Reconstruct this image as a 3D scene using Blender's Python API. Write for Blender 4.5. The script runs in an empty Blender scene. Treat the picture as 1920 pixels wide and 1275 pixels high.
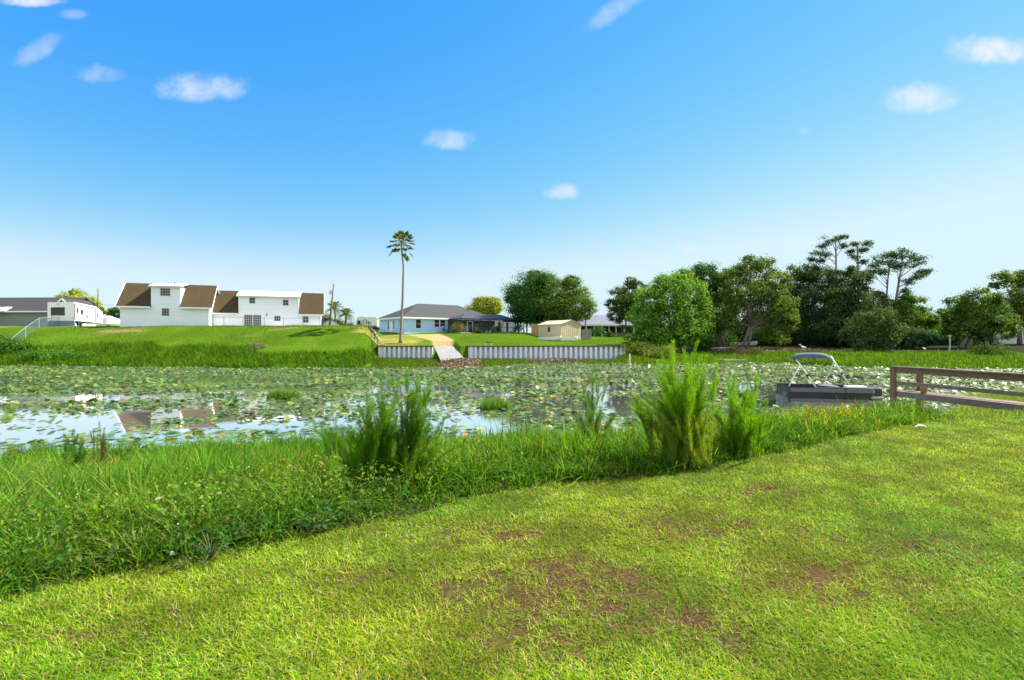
import bpy, math, random
import numpy as np
from mathutils import Vector
random.seed(7); RNG = np.random.default_rng(11)
R = math.radians
scn = bpy.context.scene
COL = scn.collection

# ------------------------------------------------------------------ camera
EYE = 2.9                       # eye height over the pond water (water is z = 0)
cam_d = bpy.data.cameras.new('camera'); cam = bpy.data.objects.new('camera', cam_d); COL.objects.link(cam)
cam.location = (0, 0, EYE); cam.rotation_euler = (R(90), 0, 0)
cam_d.sensor_width = 36; cam_d.lens = 18; cam_d.clip_start = 0.05; cam_d.clip_end = 8000
scn.camera = cam
# ------------------------------------------------------------------ light
SUN_AZ, SUN_EL = 67, 47         # degrees: azimuth clockwise from the view axis (+Y), elevation
sun_d = bpy.data.lights.new('sun', 'SUN'); sun = bpy.data.objects.new('sun', sun_d); COL.objects.link(sun)
sun_d.energy = 4.6; sun_d.angle = R(0.5); sun_d.color = (1.0, 0.95, 0.86)
sdir = Vector((math.sin(R(SUN_AZ))*math.cos(R(SUN_EL)), math.cos(R(SUN_AZ))*math.cos(R(SUN_EL)), math.sin(R(SUN_EL))))
sun.rotation_euler = sdir.to_track_quat('Z', 'Y').to_euler(); sun.location = (40, 20, 60)
w = bpy.data.worlds.new("World"); scn.world = w; w.use_nodes = True
scn.view_settings.view_transform = 'Standard'; scn.view_settings.look = 'None'
scn.view_settings.gamma = 1.0; scn.view_settings.exposure = 1.42
SKY_STRENGTH = 0.086
SKY_POW = (2.25, .88, .03); SKY_MUL = (.235, .95, 4.1); SKY_CAP = (3.1, 4.0, 4.4)
def build_world():
    nt = w.node_tree; N = nt.nodes; L = nt.links
    N.clear()
    out = N.new('ShaderNodeOutputWorld'); bg = N.new('ShaderNodeBackground'); L.new(bg.outputs[0], out.inputs[0])
    sky = N.new('ShaderNodeTexSky'); sky.sky_type = 'NISHITA'; sky.sun_disc = False
    sky.sun_elevation = R(SUN_EL); sky.sun_rotation = R(SUN_AZ)
    sky.air_density = 1.0; sky.dust_density = 0.0; sky.ozone_density = 3.0; sky.altitude = 0
    hs = N.new('ShaderNodeHueSaturation'); hs.inputs['Saturation'].default_value = 1.0
    hs.inputs['Hue'].default_value = 0.5
    L.new(sky.outputs[0], hs.inputs['Color'])
    # clear air: grade the sky texture channel by channel (deep blue overhead, pale blue at the horizon)
    sp = N.new('ShaderNodeSeparateColor'); L.new(hs.outputs[0], sp.inputs[0]); cb = N.new('ShaderNodeCombineColor')
    for i in range(3):
        pw = N.new('ShaderNodeMath'); pw.operation = 'POWER'; L.new(sp.outputs[i], pw.inputs[0]); pw.inputs[1].default_value = SKY_POW[i]
        ml = N.new('ShaderNodeMath'); ml.operation = 'MULTIPLY'; L.new(pw.outputs[0], ml.inputs[0]); ml.inputs[1].default_value = SKY_MUL[i]
        mn = N.new('ShaderNodeMath'); mn.operation = 'SMOOTH_MIN'; L.new(ml.outputs[0], mn.inputs[0]); mn.inputs[1].default_value = SKY_CAP[i]; mn.inputs[2].default_value = (2.2, 1.2, .3)[i]
        L.new(mn.outputs[0], cb.inputs[i])
    tc = N.new('ShaderNodeTexCoord')
    def math_(op, a, b=None, clamp=False):
        n = N.new('ShaderNodeMath'); n.operation = op; n.use_clamp = clamp
        for i, v in enumerate((a, b)):
            if v is None: continue
            if isinstance(v, (int, float)): n.inputs[i].default_value = v
            else: L.new(v, n.inputs[i])
        return n.outputs[0]
    sep = N.new('ShaderNodeSeparateXYZ'); L.new(tc.outputs['Generated'], sep.inputs[0])
    dy = math_('MAXIMUM', sep.outputs[1], 0.02)
    u = math_('DIVIDE', sep.outputs[0], dy); v = math_('DIVIDE', sep.outputs[2], dy)
    cmb = N.new('ShaderNodeCombineXYZ'); L.new(u, cmb.inputs[0]); L.new(v, cmb.inputs[1])
    nz = N.new('ShaderNodeTexNoise'); nz.inputs['Scale'].default_value = 24; nz.inputs['Detail'].default_value = 7
    nz.inputs['Roughness'].default_value = 0.6; L.new(cmb.outputs[0], nz.inputs['Vector'])
    nz2 = N.new('ShaderNodeTexNoise'); nz2.inputs['Scale'].default_value = 9; nz2.inputs['Detail'].default_value = 2
    L.new(cmb.outputs[0], nz2.inputs['Vector'])
    nn = math_('ADD', math_('MULTIPLY', math_('SUBTRACT', nz.outputs[0], 0.5), 2.6), math_('MULTIPLY', math_('SUBTRACT', nz2.outputs[0], 0.5), 2.0))
    # small fair-weather clouds far off: tangent coordinates of their directions, size, strength, lean
    clouds = [(-.599,.490,.085,.036,.70,0),(-.815,.517,.048,.023,.50,0),(-.925,.565,.052,.026,.36,.5),(-.938,.662,.070,.014,.9,0),
              (-.120,.388,.050,.024,.72,0),(.095,.287,.038,.020,.80,0),(.195,.640,.062,.028,.42,.55),(.800,.467,.082,.036,.80,.1),
              (.935,.562,.095,.036,1.0,0),(.344,.177,.034,.014,.35,0),(.560,.188,.045,.018,.20,0),(.573,.407,.014,.011,.22,0),(-.86,.635,.03,.012,.3,0)]
    acc = None
    for (cx, cz, rx, rz, s, lean) in clouds:
        du = math_('SUBTRACT', u, cx); dv = math_('SUBTRACT', v, cz)
        a = math_('DIVIDE', du, rx*1.02); b = math_('DIVIDE', math_('SUBTRACT', dv, math_('MULTIPLY', du, lean)), rz*1.02)
        # flatter underside
        b = math_('MULTIPLY', b, math_('ADD', 1.0, math_('MULTIPLY', math_('LESS_THAN', b, 0.0), 0.35)))
        d2 = math_('ADD', math_('MULTIPLY', a, a), math_('MULTIPLY', b, b))
        e = math_('ADD', math_('SUBTRACT', 1.0, d2), math_('MULTIPLY', nn, .95))
        mr = N.new('ShaderNodeMapRange'); mr.interpolation_type = 'SMOOTHSTEP'
        mr.inputs[1].default_value = -0.3; mr.inputs[2].default_value = 1.7; mr.inputs[3].default_value = 0; mr.inputs[4].default_value = s
        L.new(e, mr.inputs[0])
        acc = mr.outputs[0] if acc is None else math_('MAXIMUM', acc, mr.outputs[0])
    acc = math_('MULTIPLY', acc, math_('GREATER_THAN', sep.outputs[1], 0.05))
    mix = N.new('ShaderNodeMix'); mix.data_type = 'RGBA'
    L.new(acc, mix.inputs[0]); L.new(cb.outputs[0], mix.inputs[6]); mix.inputs[7].default_value = (3.95, 4.1, 4.4, 1)
    # unseen bright clouds overhead and behind the viewpoint, added to lift fill light
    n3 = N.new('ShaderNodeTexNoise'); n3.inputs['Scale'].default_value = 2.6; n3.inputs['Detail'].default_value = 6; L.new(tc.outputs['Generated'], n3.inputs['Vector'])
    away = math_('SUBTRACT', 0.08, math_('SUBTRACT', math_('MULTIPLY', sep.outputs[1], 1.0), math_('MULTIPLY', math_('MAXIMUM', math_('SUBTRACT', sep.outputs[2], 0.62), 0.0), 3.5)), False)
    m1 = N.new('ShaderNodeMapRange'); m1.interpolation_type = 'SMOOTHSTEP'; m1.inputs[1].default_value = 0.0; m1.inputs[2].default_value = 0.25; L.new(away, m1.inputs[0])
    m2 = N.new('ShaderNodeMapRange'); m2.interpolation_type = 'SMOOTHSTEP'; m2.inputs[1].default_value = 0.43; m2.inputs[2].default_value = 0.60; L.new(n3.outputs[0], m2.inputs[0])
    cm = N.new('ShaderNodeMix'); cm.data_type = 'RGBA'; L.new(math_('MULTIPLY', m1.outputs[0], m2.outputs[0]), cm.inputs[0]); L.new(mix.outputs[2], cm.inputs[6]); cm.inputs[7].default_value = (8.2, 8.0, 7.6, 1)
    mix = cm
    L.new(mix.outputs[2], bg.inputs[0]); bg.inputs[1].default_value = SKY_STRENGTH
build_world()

# ------------------------------------------------------------------ helpers
def P(px, py, D):               # a point seen at this place in the 1920 x 1275 photograph, D metres away
    return np.array([(px-960)/960*D, D, EYE+(637.5-py)/960*D])
def unit(v): v = np.asarray(v, float); return v/np.linalg.norm(v)
def smooth(t): t = np.clip(t, 0, 1); return t*t*(3-2*t)
def wob(x, y, s=1.0, seed=0):
    x = np.asarray(x, float)*s; y = np.asarray(y, float)*s
    return (np.sin(1.3*x+.7*y+seed)+np.sin(-.8*x+1.7*y+2.1*seed+1)+np.sin(2.3*x-1.1*y+.5*seed)+np.sin(.9*x+2.9*y+3+seed)*.7+np.sin(3.7*x+1.9*y+seed*1.7)*.6)/4.3

MATS = {}
def mat(name, color=(.5,.5,.5), rough=.6, metal=0., spec=.4, noise=0., nscale=6., bump=0., bscale=30., attr=None, transl=0., alpha=1., stretch=None, c2=None):
    m = bpy.data.materials.new(name); m.use_nodes = True; nt = m.node_tree; N = nt.nodes; L = nt.links
    b = N['Principled BSDF']; b.inputs['Roughness'].default_value = rough; b.inputs['Metallic'].default_value = metal
    b.inputs['Specular IOR Level'].default_value = spec
    col = None
    if attr:
        a = N.new('ShaderNodeAttribute'); a.attribute_name = attr; col = a.outputs['Color']
    if noise > 0 or bump > 0 or c2:
        g = N.new('ShaderNodeNewGeometry'); vec = g.outputs['Position']
        if stretch:
            mp = N.new('ShaderNodeMapping'); mp.inputs['Scale'].default_value = stretch; L.new(vec, mp.inputs[0]); vec = mp.outputs[0]
    if noise > 0 or c2:
        nz = N.new('ShaderNodeTexNoise'); nz.inputs['Scale'].default_value = nscale; nz.inputs['Detail'].default_value = 6
        nz.inputs['Roughness'].default_value = .65; L.new(vec, nz.inputs['Vector'])
        if c2:
            rp = N.new('ShaderNodeValToRGB'); rp.color_ramp.elements[0].position = .38; rp.color_ramp.elements[1].position = .64
            rp.color_ramp.elements[0].color = (*color, 1); rp.color_ramp.elements[1].color = (*c2, 1)
            L.new(nz.outputs[0], rp.inputs[0]); col = rp.outputs[0]
        else:
            mr = N.new('ShaderNodeMapRange'); mr.inputs[1].default_value = .25; mr.inputs[2].default_value = .75
            mr.inputs[3].default_value = 1-noise; mr.inputs[4].default_value = 1+noise; L.new(nz.outputs[0], mr.inputs[0])
            mx = N.new('ShaderNodeVectorMath'); mx.operation = 'SCALE'
            if col is not None: L.new(col, mx.inputs[0])
            else: mx.inputs[0].default_value = color
            L.new(mr.outputs[0], mx.inputs['Scale']); col = mx.outputs[0]
    if col is not None: L.new(col, b.inputs['Base Color'])
    else: b.inputs['Base Color'].default_value = (*color, 1)
    if bump > 0:
        nb = N.new('ShaderNodeTexNoise'); nb.inputs['Scale'].default_value = bscale; nb.inputs['Detail'].default_value = 4
        L.new(vec, nb.inputs['Vector']); bp = N.new('ShaderNodeBump'); bp.inputs['Strength'].default_value = bump; bp.inputs['Distance'].default_value = .05
        L.new(nb.outputs[0], bp.inputs['Height']); L.new(bp.outputs[0], b.inputs['Normal'])
    sh = b.outputs[0]; out = N['Material Output']
    if transl > 0:
        t = N.new('ShaderNodeBsdfTranslucent'); ms = N.new('ShaderNodeMixShader'); ms.inputs[0].default_value = transl
        if col is not None:
            tv = N.new('ShaderNodeVectorMath'); tv.operation = 'MULTIPLY'; L.new(col, tv.inputs[0]); tv.inputs[1].default_value = (1.55, 1.45, .55); L.new(tv.outputs[0], t.inputs[0])
        else: t.inputs[0].default_value = (*color, 1)
        L.new(sh, ms.inputs[1]); L.new(t.outputs[0], ms.inputs[2]); sh = ms.outputs[0]
    if alpha < 1:
        tp = N.new('ShaderNodeBsdfTransparent'); ms = N.new('ShaderNodeMixShader'); ms.inputs[0].default_value = alpha
        L.new(tp.outputs[0], ms.inputs[1]); L.new(sh, ms.inputs[2]); sh = ms.outputs[0]
    L.new(sh, out.inputs[0])
    MATS[name] = m
    return m

class MB:                       # collects faces of one part
    def __init__(s): s.v = []; s.f = []
    def add(s, vs, fs):
        o = len(s.v); s.v += [tuple(float(c) for c in p) for p in vs]; s.f += [tuple(i+o for i in f) for f in fs]; return s
    def obox(s, O, X, Y, x0, x1, y0, y1, z0, z1):      # box in the frame O, X, Y (z up)
        O = np.asarray(O, float); X = np.asarray(X, float); Y = np.asarray(Y, float); Z = np.array([0, 0, 1.])
        c = [O+X*a+Y*b+Z*h for h in (z0, z1) for (a, b) in ((x0, y0), (x1, y0), (x1, y1), (x0, y1))]
        return s.add(c, [(3,2,1,0),(4,5,6,7),(0,1,5,4),(1,2,6,5),(2,3,7,6),(3,0,4,7)])
    def box(s, x0, x1, y0, y1, z0, z1): return s.obox((0,0,0), (1,0,0), (0,1,0), x0, x1, y0, y1, z0, z1)
    def beam(s, a, b, wd, ht, up=(0,0,1)):             # rectangular bar between two points
        a = np.asarray(a, float); b = np.asarray(b, float); d = unit(b-a); sd = np.cross(d, up)
        sd = unit(sd) if np.linalg.norm(sd) > 1e-6 else np.array([1., 0, 0]); u2 = np.cross(sd, d)
        c = [p+sd*(wd/2)*i+u2*(ht/2)*j for p in (a, b) for (i, j) in ((-1,-1),(1,-1),(1,1),(-1,1))]
        return s.add(c, [(3,2,1,0),(4,5,6,7),(0,1,5,4),(1,2,6,5),(2,3,7,6),(3,0,4,7)])
    def tube(s, pts, rad, n=8, cap=True):
        pts = [np.asarray(p, float) for p in pts]
        rad = [rad]*len(pts) if isinstance(rad, (int, float)) else list(rad)
        vs = []; fs = []; prev = None
        for i, p in enumerate(pts):
            d = unit(pts[min(i+1, len(pts)-1)]-pts[max(i-1, 0)])
            if prev is None: ref = np.array([1., 0, 0]) if abs(d[0]) < .9 else np.array([0, 1., 0]); prev = unit(np.cross(d, ref))
            a = unit(prev-d*np.dot(prev, d)); b = np.cross(d, a); prev = a
            vs += [p+(a*math.cos(2*math.pi*k/n)+b*math.sin(2*math.pi*k/n))*rad[i] for k in range(n)]
        for i in range(len(pts)-1):
            for k in range(n): fs.append((i*n+k, i*n+(k+1)%n, (i+1)*n+(k+1)%n, (i+1)*n+k))
        if cap: fs.append(tuple(range(n-1, -1, -1))); fs.append(tuple(range((len(pts)-1)*n, len(pts)*n)))
        return s.add(vs, fs)
    def lathe(s, c, prof, n=16):                        # prof: (radius, z)
        c = np.asarray(c, float); vs = []; fs = []
        for (r, z) in prof: vs += [c+np.array([r*math.cos(2*math.pi*k/n), r*math.sin(2*math.pi*k/n), z]) for k in range(n)]
        for i in range(len(prof)-1):
            for k in range(n): fs.append((i*n+k, i*n+(k+1)%n, (i+1)*n+(k+1)%n, (i+1)*n+k))
        return s.add(vs, fs)
    def prism(s, poly, z0, z1):                         # upright prism over a footprint
        n = len(poly); vs = [(p[0], p[1], z0) for p in poly]+[(p[0], p[1], z1) for p in poly]
        return s.add(vs, [tuple(range(n-1, -1, -1)), tuple(range(n, 2*n))]+[(i, (i+1)%n, n+(i+1)%n, n+i) for i in range(n)])
    def slab(s, quad, th):                              # a quad with thickness along its normal
        q = [np.asarray(p, float) for p in quad]; n = unit(np.cross(q[1]-q[0], q[-1]-q[0]))*th; k = len(q)
        return s.add(q+[p-n for p in q], [tuple(range(k)), tuple(range(2*k-1, k-1, -1))]+[(i, k+i, k+(i+1)%k, (i+1)%k) for i in range(k)])

def tag(o, label=None, cat=None, group=None, kind=None):
    if label: o['label'] = label
    if cat: o['category'] = cat
    if group: o['group'] = group
    if kind: o['kind'] = kind
    return o
def thing(name, label, cat, loc, group=None):
    o = bpy.data.objects.new(name, None); COL.objects.link(o); o.location = tuple(float(c) for c in loc); o.empty_display_size = .3
    return tag(o, label, cat, group)
def origin(o):
    p = np.zeros(3)
    while o is not None: p = p+np.array(o.location); o = o.parent
    return p
def build(name, mb, m, parent=None, smooth_=False, bevel=0):
    off = origin(parent)
    vs = [tuple(np.array(v)-off) for v in mb.v]
    me = bpy.data.meshes.new(name); me.from_pydata(vs, [], mb.f); me.update()
    if m: me.materials.append(m)
    if smooth_: me.polygons.foreach_set('use_smooth', [True]*len(me.polygons))
    o = bpy.data.objects.new(name, me); COL.objects.link(o); o.parent = parent
    if bevel:
        bv = o.modifiers.new('edge', 'BEVEL'); bv.width = bevel; bv.segments = 2; bv.limit_method = 'ANGLE'
    return o
def arr_mesh(name, V, faces_flat, sizes, m, parent=None, col=None, smooth_=False):
    V = np.asarray(V, np.float32)-origin(parent).astype(np.float32)
    me = bpy.data.meshes.new(name); me.vertices.add(len(V)); me.vertices.foreach_set('co', V.ravel())
    sizes = np.asarray(sizes, np.int32); st = np.concatenate(([0], np.cumsum(sizes)[:-1])).astype(np.int32)
    me.loops.add(int(sizes.sum())); me.loops.foreach_set('vertex_index', np.asarray(faces_flat, np.int32).ravel())
    me.polygons.add(len(sizes)); me.polygons.foreach_set('loop_start', st)
    try: me.polygons.foreach_set('loop_total', sizes)
    except Exception: pass
    if smooth_: me.polygons.foreach_set('use_smooth', np.ones(len(sizes), bool))
    me.update(calc_edges=True)
    if col is not None:
        at = me.color_attributes.new('tint', 'FLOAT_COLOR', 'POINT')
        c4 = np.ones((len(V), 4), np.float32); c4[:, :3] = col; at.data.foreach_set('color', c4.ravel())
    me.materials.append(m)
    o = bpy.data.objects.new(name, me); COL.objects.link(o); o.parent = parent
    return o

def blade_geo(base, az, L, Wd, lean, droop, nseg=3, twist=None):
    """ribbons: N blades, returns verts (N*(2nseg+1)) and faces"""
    N = len(base); dh = np.stack([np.cos(az), np.sin(az), np.zeros(N)], 1)
    sa = az+math.pi/2+(0 if twist is None else twist)
    sd = np.stack([np.cos(sa), np.sin(sa), np.zeros(N)], 1)
    K = 2*nseg+1; V = np.zeros((N, K, 3), np.float32)
    for i in range(nseg+1):
        t = i/nseg
        h = L*(np.sin(lean)*t+droop*t*t); z = L*(np.cos(lean)*t-.55*droop*t*t)
        c = base+dh*h[:, None]; c = c.copy(); c[:, 2] += z
        if i == nseg: V[:, 2*nseg] = c
        else:
            wd = (Wd*(1-.55*t**1.5)*(.75 if i == 0 else 1))[:, None]
            V[:, 2*i] = c-sd*wd/2; V[:, 2*i+1] = c+sd*wd/2
    f = []
    for i in range(nseg-1): f += [2*i, 2*i+1, 2*i+3, 2*i+2]
    f += [2*nseg-2, 2*nseg-1, 2*nseg]
    F = (np.arange(N)[:, None]*K+np.array(f)[None]).ravel()
    S = np.tile(np.array([4]*(nseg-1)+[3]), N)
    return V.reshape(-1, 3), F, S, K
def blades(name, base, az, L, Wd, lean, droop, color, m, nseg=3, parent=None, tip=None):
    V, F, S, K = blade_geo(base, az, L, Wd, lean, droop, nseg)
    c = np.repeat(color[:, None, :], K, 1)
    if tip is not None: c[:, -1] = c[:, -1]*(1-tip[:, None])+np.array([.30, .24, .08])*tip[:, None]
    return arr_mesh(name, V, F, S, m, parent, c.reshape(-1, 3))
def leaf_geo(pos, nrm, size, aspect=.6, rng=RNG):
    N = len(pos); r = rng.normal(size=(N, 3)); n = nrm/np.maximum(np.linalg.norm(nrm, axis=1, keepdims=True), 1e-6)
    a = np.cross(n, r); a /= np.maximum(np.linalg.norm(a, axis=1, keepdims=True), 1e-6); b = np.cross(n, a)
    s = size[:, None]
    V = np.stack([pos-a*s*.5, pos+b*s*.5*aspect+n*s*.08, pos+a*s*.5, pos-b*s*.5*aspect+n*s*.08], 1)
    return V.reshape(-1, 3), np.arange(4*N), np.full(N, 4)
def leaves(name, pos, nrm, size, color, m, parent=None, aspect=.6):
    V, F, S = leaf_geo(pos, nrm, size, aspect)
    return arr_mesh(name, V, F, S, m, parent, np.repeat(color, 4, 0))

# ------------------------------------------------------------------ materials
LEAF = mat('leaf', attr='tint', rough=.6, spec=.03, transl=.42)
BLADE = mat('grass_blade', attr='tint', rough=.6, spec=.03, transl=.42)
LAWNB = mat('lawn_blade', attr='tint', rough=.6, spec=.03, transl=.36)
PADM = mat('lily_leaf', attr='tint', rough=.5, spec=.35, transl=.15)
BARK = mat('bark', (.16,.125,.10), .9, noise=.35, nscale=5, bump=.5, bscale=12)
PALMBARK = mat('palm_bark', (.20,.16,.13), .9, noise=.3, nscale=3, stretch=(1,1,6), bump=.4, bscale=10)
PINEBARK = mat('pine_bark', (.20,.145,.115), .9, noise=.3, nscale=4)
WHITEW = mat('white_siding', (.72,.74,.77), .6, noise=.07, nscale=1.0, stretch=(.15,.15,4.5))
WHITET = mat('white_trim', (.82,.81,.78), .5)
WROOF = mat('white_roof', (.72,.74,.76), .5, noise=.05, nscale=.5)
SHINGLE = mat('brown_shingle', (.040,.029,.013), .95, c2=(.095,.068,.034), spec=.1, nscale=5, stretch=(1,1,5))
DSHINGLE = mat('dark_shingle', (.030,.029,.032), .9, c2=(.055,.053,.056), nscale=8, stretch=(1,1,4))
GSHINGLE = mat('grey_shingle', (.050,.050,.051), .9, c2=(.085,.085,.086), spec=.1, nscale=8, stretch=(1,1,4))
BLUEW = mat('pale_blue_wall', (.43,.60,.84), .7, noise=.04, nscale=.8)
GREYW = mat('grey_green_wall', (.21,.23,.21), .7, noise=.05, nscale=.8)
METR = mat('grey_metal_roof', (.12,.125,.15), .6, noise=.06, nscale=1.0, stretch=(3,3,.5))
GLASS = mat('window_glass', (.03,.035,.04), .15, spec=.22)
DOORG = mat('door_glass', (.06,.05,.045), .15, spec=.25)
FRAMEM = mat('window_frame', (.50,.48,.44), .5)
SCREEN = mat('insect_screen', (.018,.018,.022), .8, alpha=.72)
DKMET = mat('dark_metal', (.03,.03,.032), .5, metal=.3)
STEEL = mat('galvanised_steel', (.50,.51,.52), .4, metal=.6)
PILE = mat('sheet_pile', (.70,.72,.77), .55, noise=.08, nscale=2, stretch=(1,1,.3))
CAPW = mat('rusty_cap', (.16,.10,.05), .85, noise=.3, nscale=3)
CONC = mat('concrete', (.60,.59,.56), .85, noise=.10, nscale=1.5, bump=.1)
SHEDM = mat('beige_metal', (.56,.47,.30), .6, noise=.07, nscale=.9, stretch=(1,1,3))
SHEDR = mat('shed_roof', (.46,.41,.30), .6, noise=.1, nscale=1.2)
WOODO = mat('orange_wood', (.46,.24,.08), .75, noise=.2, nscale=2, stretch=(4,4,.5))
WOODG = mat('grey_wood', (.25,.23,.21), .9, noise=.3, nscale=3, stretch=(4,4,.6))
DOCKW = mat('dock_wood', (.11,.062,.033), .85, c2=(.20,.135,.095), nscale=7, stretch=(3,.6,5), bump=.3, bscale=25)
DOCKG = mat('weathered_deck', (.13,.090,.062), .9, c2=(.23,.175,.14), nscale=7, stretch=(3,.5,5), bump=.3, bscale=25)
POLEW = mat('pole_wood', (.20,.135,.085), .9, noise=.25, nscale=3, stretch=(4,4,.4))
RVW = mat('rv_shell', (.78,.74,.66), .4, noise=.04, nscale=.7)
RVT = mat('rv_stripe', (.10,.10,.11), .4)
BLUEG = mat('blue_grey_panel', (.17,.22,.30), .7)
BLUECH = mat('blue_plastic', (.05,.13,.30), .45)
SCRN2 = mat('privacy_screen', (.13,.19,.20), .9, spec=.05, alpha=.22)
WIREM = mat('chain_wire', (.45,.46,.47), .4, metal=.5, alpha=.10)
BHULL = mat('boat_charcoal', (.014,.0145,.017), .38, noise=.05, nscale=3)
BBAND = mat('boat_grey_band', (.10,.097,.093), .4)
BNAVY = mat('boat_navy', (.022,.026,.042), .35)
BSILV = mat('boat_aluminium', (.22,.22,.215), .5, metal=.3)
BTUBE = mat('bimini_tube', (.80,.78,.66), .35, metal=.25)
BCANV = mat('bimini_canvas', (.075,.095,.135), .8, noise=.08, nscale=8)
BSEAT = mat('boat_cushion', (.74,.73,.68), .5)
BIRDW = mat('white_feathers', (.85,.83,.80), .8)
BIRDP = mat('pink_bill', (.62,.22,.14), .5)
TERRA = mat('terracotta', (.42,.20,.075), .8, noise=.2, nscale=20)
STRAW = mat('dead_stems', attr='tint', rough=.9, spec=.1, transl=.15)
GROUND = mat('ground', attr='tint', rough=.95, spec=.01, noise=.42, nscale=7, bump=.6, bscale=18)

# ------------------------------------------------------------------ terrain
NS = np.array([(-300,4),(-60,7),(-22,8.5),(-14,10),(-11.3,11.6),(-8.5,13.0),(-6,13.9),(-3.5,13.4),(0,13.5),(3,14.0),(6,15.0),(9,16.3),(12,17.2),(14.5,17.9),(18,20.5),(22,25),(28,30),(40,34),(90,42),(400,60)])
LE = np.array([(-300,-20),(-20,-1.5),(-8,1.2),(-5,2.2),(-3.3,3.0),(-2.9,3.4),(-2.5,3.65),(-2.2,3.9),(-1.7,4.15),(-1.3,4.4),(-.8,4.83),(-.33,5.3),(.24,5.65),(1.2,5.95),(1.85,6.1),(3.16,6.9),(4.3,7.6),(5.75,8.6),(8.1,10.0),(8.9,10.5),(13,11),(30,11.5),(400,20)])
FS = np.array([(-800,62),(-58,58),(-45,57),(-30,54),(-14,53),(-8.5,54.5),(-4,55),(0,60),(3,63),(14,63),(16,60),(22,62),(28,66),(34,64),(36,55),(40,52),(50,53),(56,51),(120,50),(800,60)])
def y_shore(x): return np.interp(x, NS[:,0], NS[:,1])+.35*wob(x, 0*np.asarray(x), 1.1, 2)
def y_edge(x): return np.interp(x, LE[:,0], LE[:,1])+.05*wob(x, 0*np.asarray(x), 5, 4)
def y_far(x): return np.interp(x, FS[:,0], FS[:,1])+.8*wob(x, 0*np.asarray(x), .35, 5)
WALL_Y = 70.0
RAMP_T = ((-11.6,76.0),(-8.7,76.0)); RAMP_B = ((-7.0,53.2),(-4.0,53.2))     # boat ramp, top and bottom edges (x, y)
def ramp_z(y): return np.interp(y, [52,53.2,76,77], [-.12,-.05,1.98,2.02])
def ramp_x(y):
    t = np.clip((76-y)/(76-53.2), 0, 1); return -11.6+t*4.6, -8.7+t*4.7
def H(x, y):
    x = np.asarray(x, float); y = np.asarray(y, float)
    ys, ye, yf = y_shore(x), y_edge(x), y_far(x)
    # our bank
    t = (y-ye)/np.maximum(ys-ye, .5)
    near = np.where(y < ye, 1.3+.025*wob(x, y, 1.6, 1), 1.3*(1-smooth(np.clip(t, 0, 1)**.9)))
    near = near+np.where((y < ye), 0, .05*wob(x, y, 1.9, 9)*np.clip(t*3, 0, 1))
    bed = np.where(y < (ys+yf)/2, -.16*(y-ys), -.16*(yf-y)); bed = np.maximum(bed, -.9)
    # far bank
    u = y-yf; a = x/np.maximum(y, 1)
    zl = np.interp(u, [0,3,11,20,24,60,300], [.05,.5,2.35,4.75,5.15,5.3,5.3])
    zb1 = np.interp(y, [70,72,95,110,300], [2.08,2.15,4.3,4.5,5.0]); zb2 = np.interp(y, [70,72,95,110,300], [2.08,2.15,3.4,3.7,4.3]); kb = smooth((a-.02)/.07)
    zm = np.where(y < WALL_Y, np.interp(u, [0,16], [.05,.28]), zb1*(1-kb)+zb2*kb)
    zr = np.interp(u, [0,4,15,40,100], [.05,.5,1.15,2.1,2.6])
    wl = 1-smooth((a+.288)/.030); wr = smooth((a-.222)/.03)
    zm2 = np.where(y < WALL_Y, np.where(a > .205, zr, zm), zm)
    far = zl*wl+(1-wl)*(zm2*(1-wr)+zr*wr)
    far = far+.10*wob(x, y, .35, 3)*np.clip(u/5, 0, 1)*(np.abs(y-70) > 3)
    # boat ramp corridor
    rl, rr = ramp_x(y); inside = (x > rl-.25) & (x < rr+.25) & (y > 52) & (y < 77)
    far = np.where(inside, np.minimum(far, ramp_z(y)-.12), far)
    return np.where(y < ys, near, np.where(y < yf, bed, far))
def seg(a, b, s): return list(np.arange(a, b, s))
xs = np.array(sorted(set([-2500,-1200,-600,-350,-220,-150,-110]+seg(-90,-40,1.0)+seg(-40,-16,.6)+seg(-16,22,.24)+seg(22,60,.7)+seg(60,100,1.5)+[120,160,240,400,700,1300,2500])))
ysl = np.array(sorted(set([-1500,-500,-150,-50,-20,-10,-5,-2]+seg(-1,1,.3)+seg(1,12,.16)+seg(12,30,.25)+seg(30,50,1.0)+seg(50,69.8,.4)+[69.95,70.05]+seg(70.4,100,.6)+seg(100,135,1.5)+[140,150,165,190,230,300,420,700,1300,3000])))
GX, GY = np.meshgrid(xs, ysl); GZ = H(GX, GY)
def lawn_brown(x, y):           # worn brown patches of our lawn
    s = np.zeros_like(np.asarray(x, float))
    for (px, py, rx, ry, k) in ((1050,1105,190,60,1.0),(1560,1090,150,45,.75),(900,1000,150,22,.5),(1290,985,120,25,.6),(1000,1190,150,50,.5),(660,1085,60,16,.7),(1330,1180,110,50,.55),(1760,1030,90,30,.5),(1430,920,80,14,.4),(150,1190,110,25,.25),(1250,1150,120,40,.5),(1600,1010,120,30,.35)):
        D = 1.6*960/(py-637.5); cx = (px-960)/960*D
        s = np.maximum(s, 1.25*k*np.exp(-((x-cx)/(rx/960*D*.9))**2-((y-D)/(ry*D/(py-637.5)*.95))**2))
    n = .5+.5*wob(x, y, 4.5, 6); n2 = .5+.5*wob(x, y, 11, 8); n3 = .5+.5*wob(x, y, 27, 3)
    fl = smooth((.35*n+.50*n2+.40*n3-.60)*4.5)
    return np.clip(s*2.3*(.20+1.0*fl)+.55*smooth((.35*n+.5*n2+.4*n3-.86)*9), 0, 1)
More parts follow.
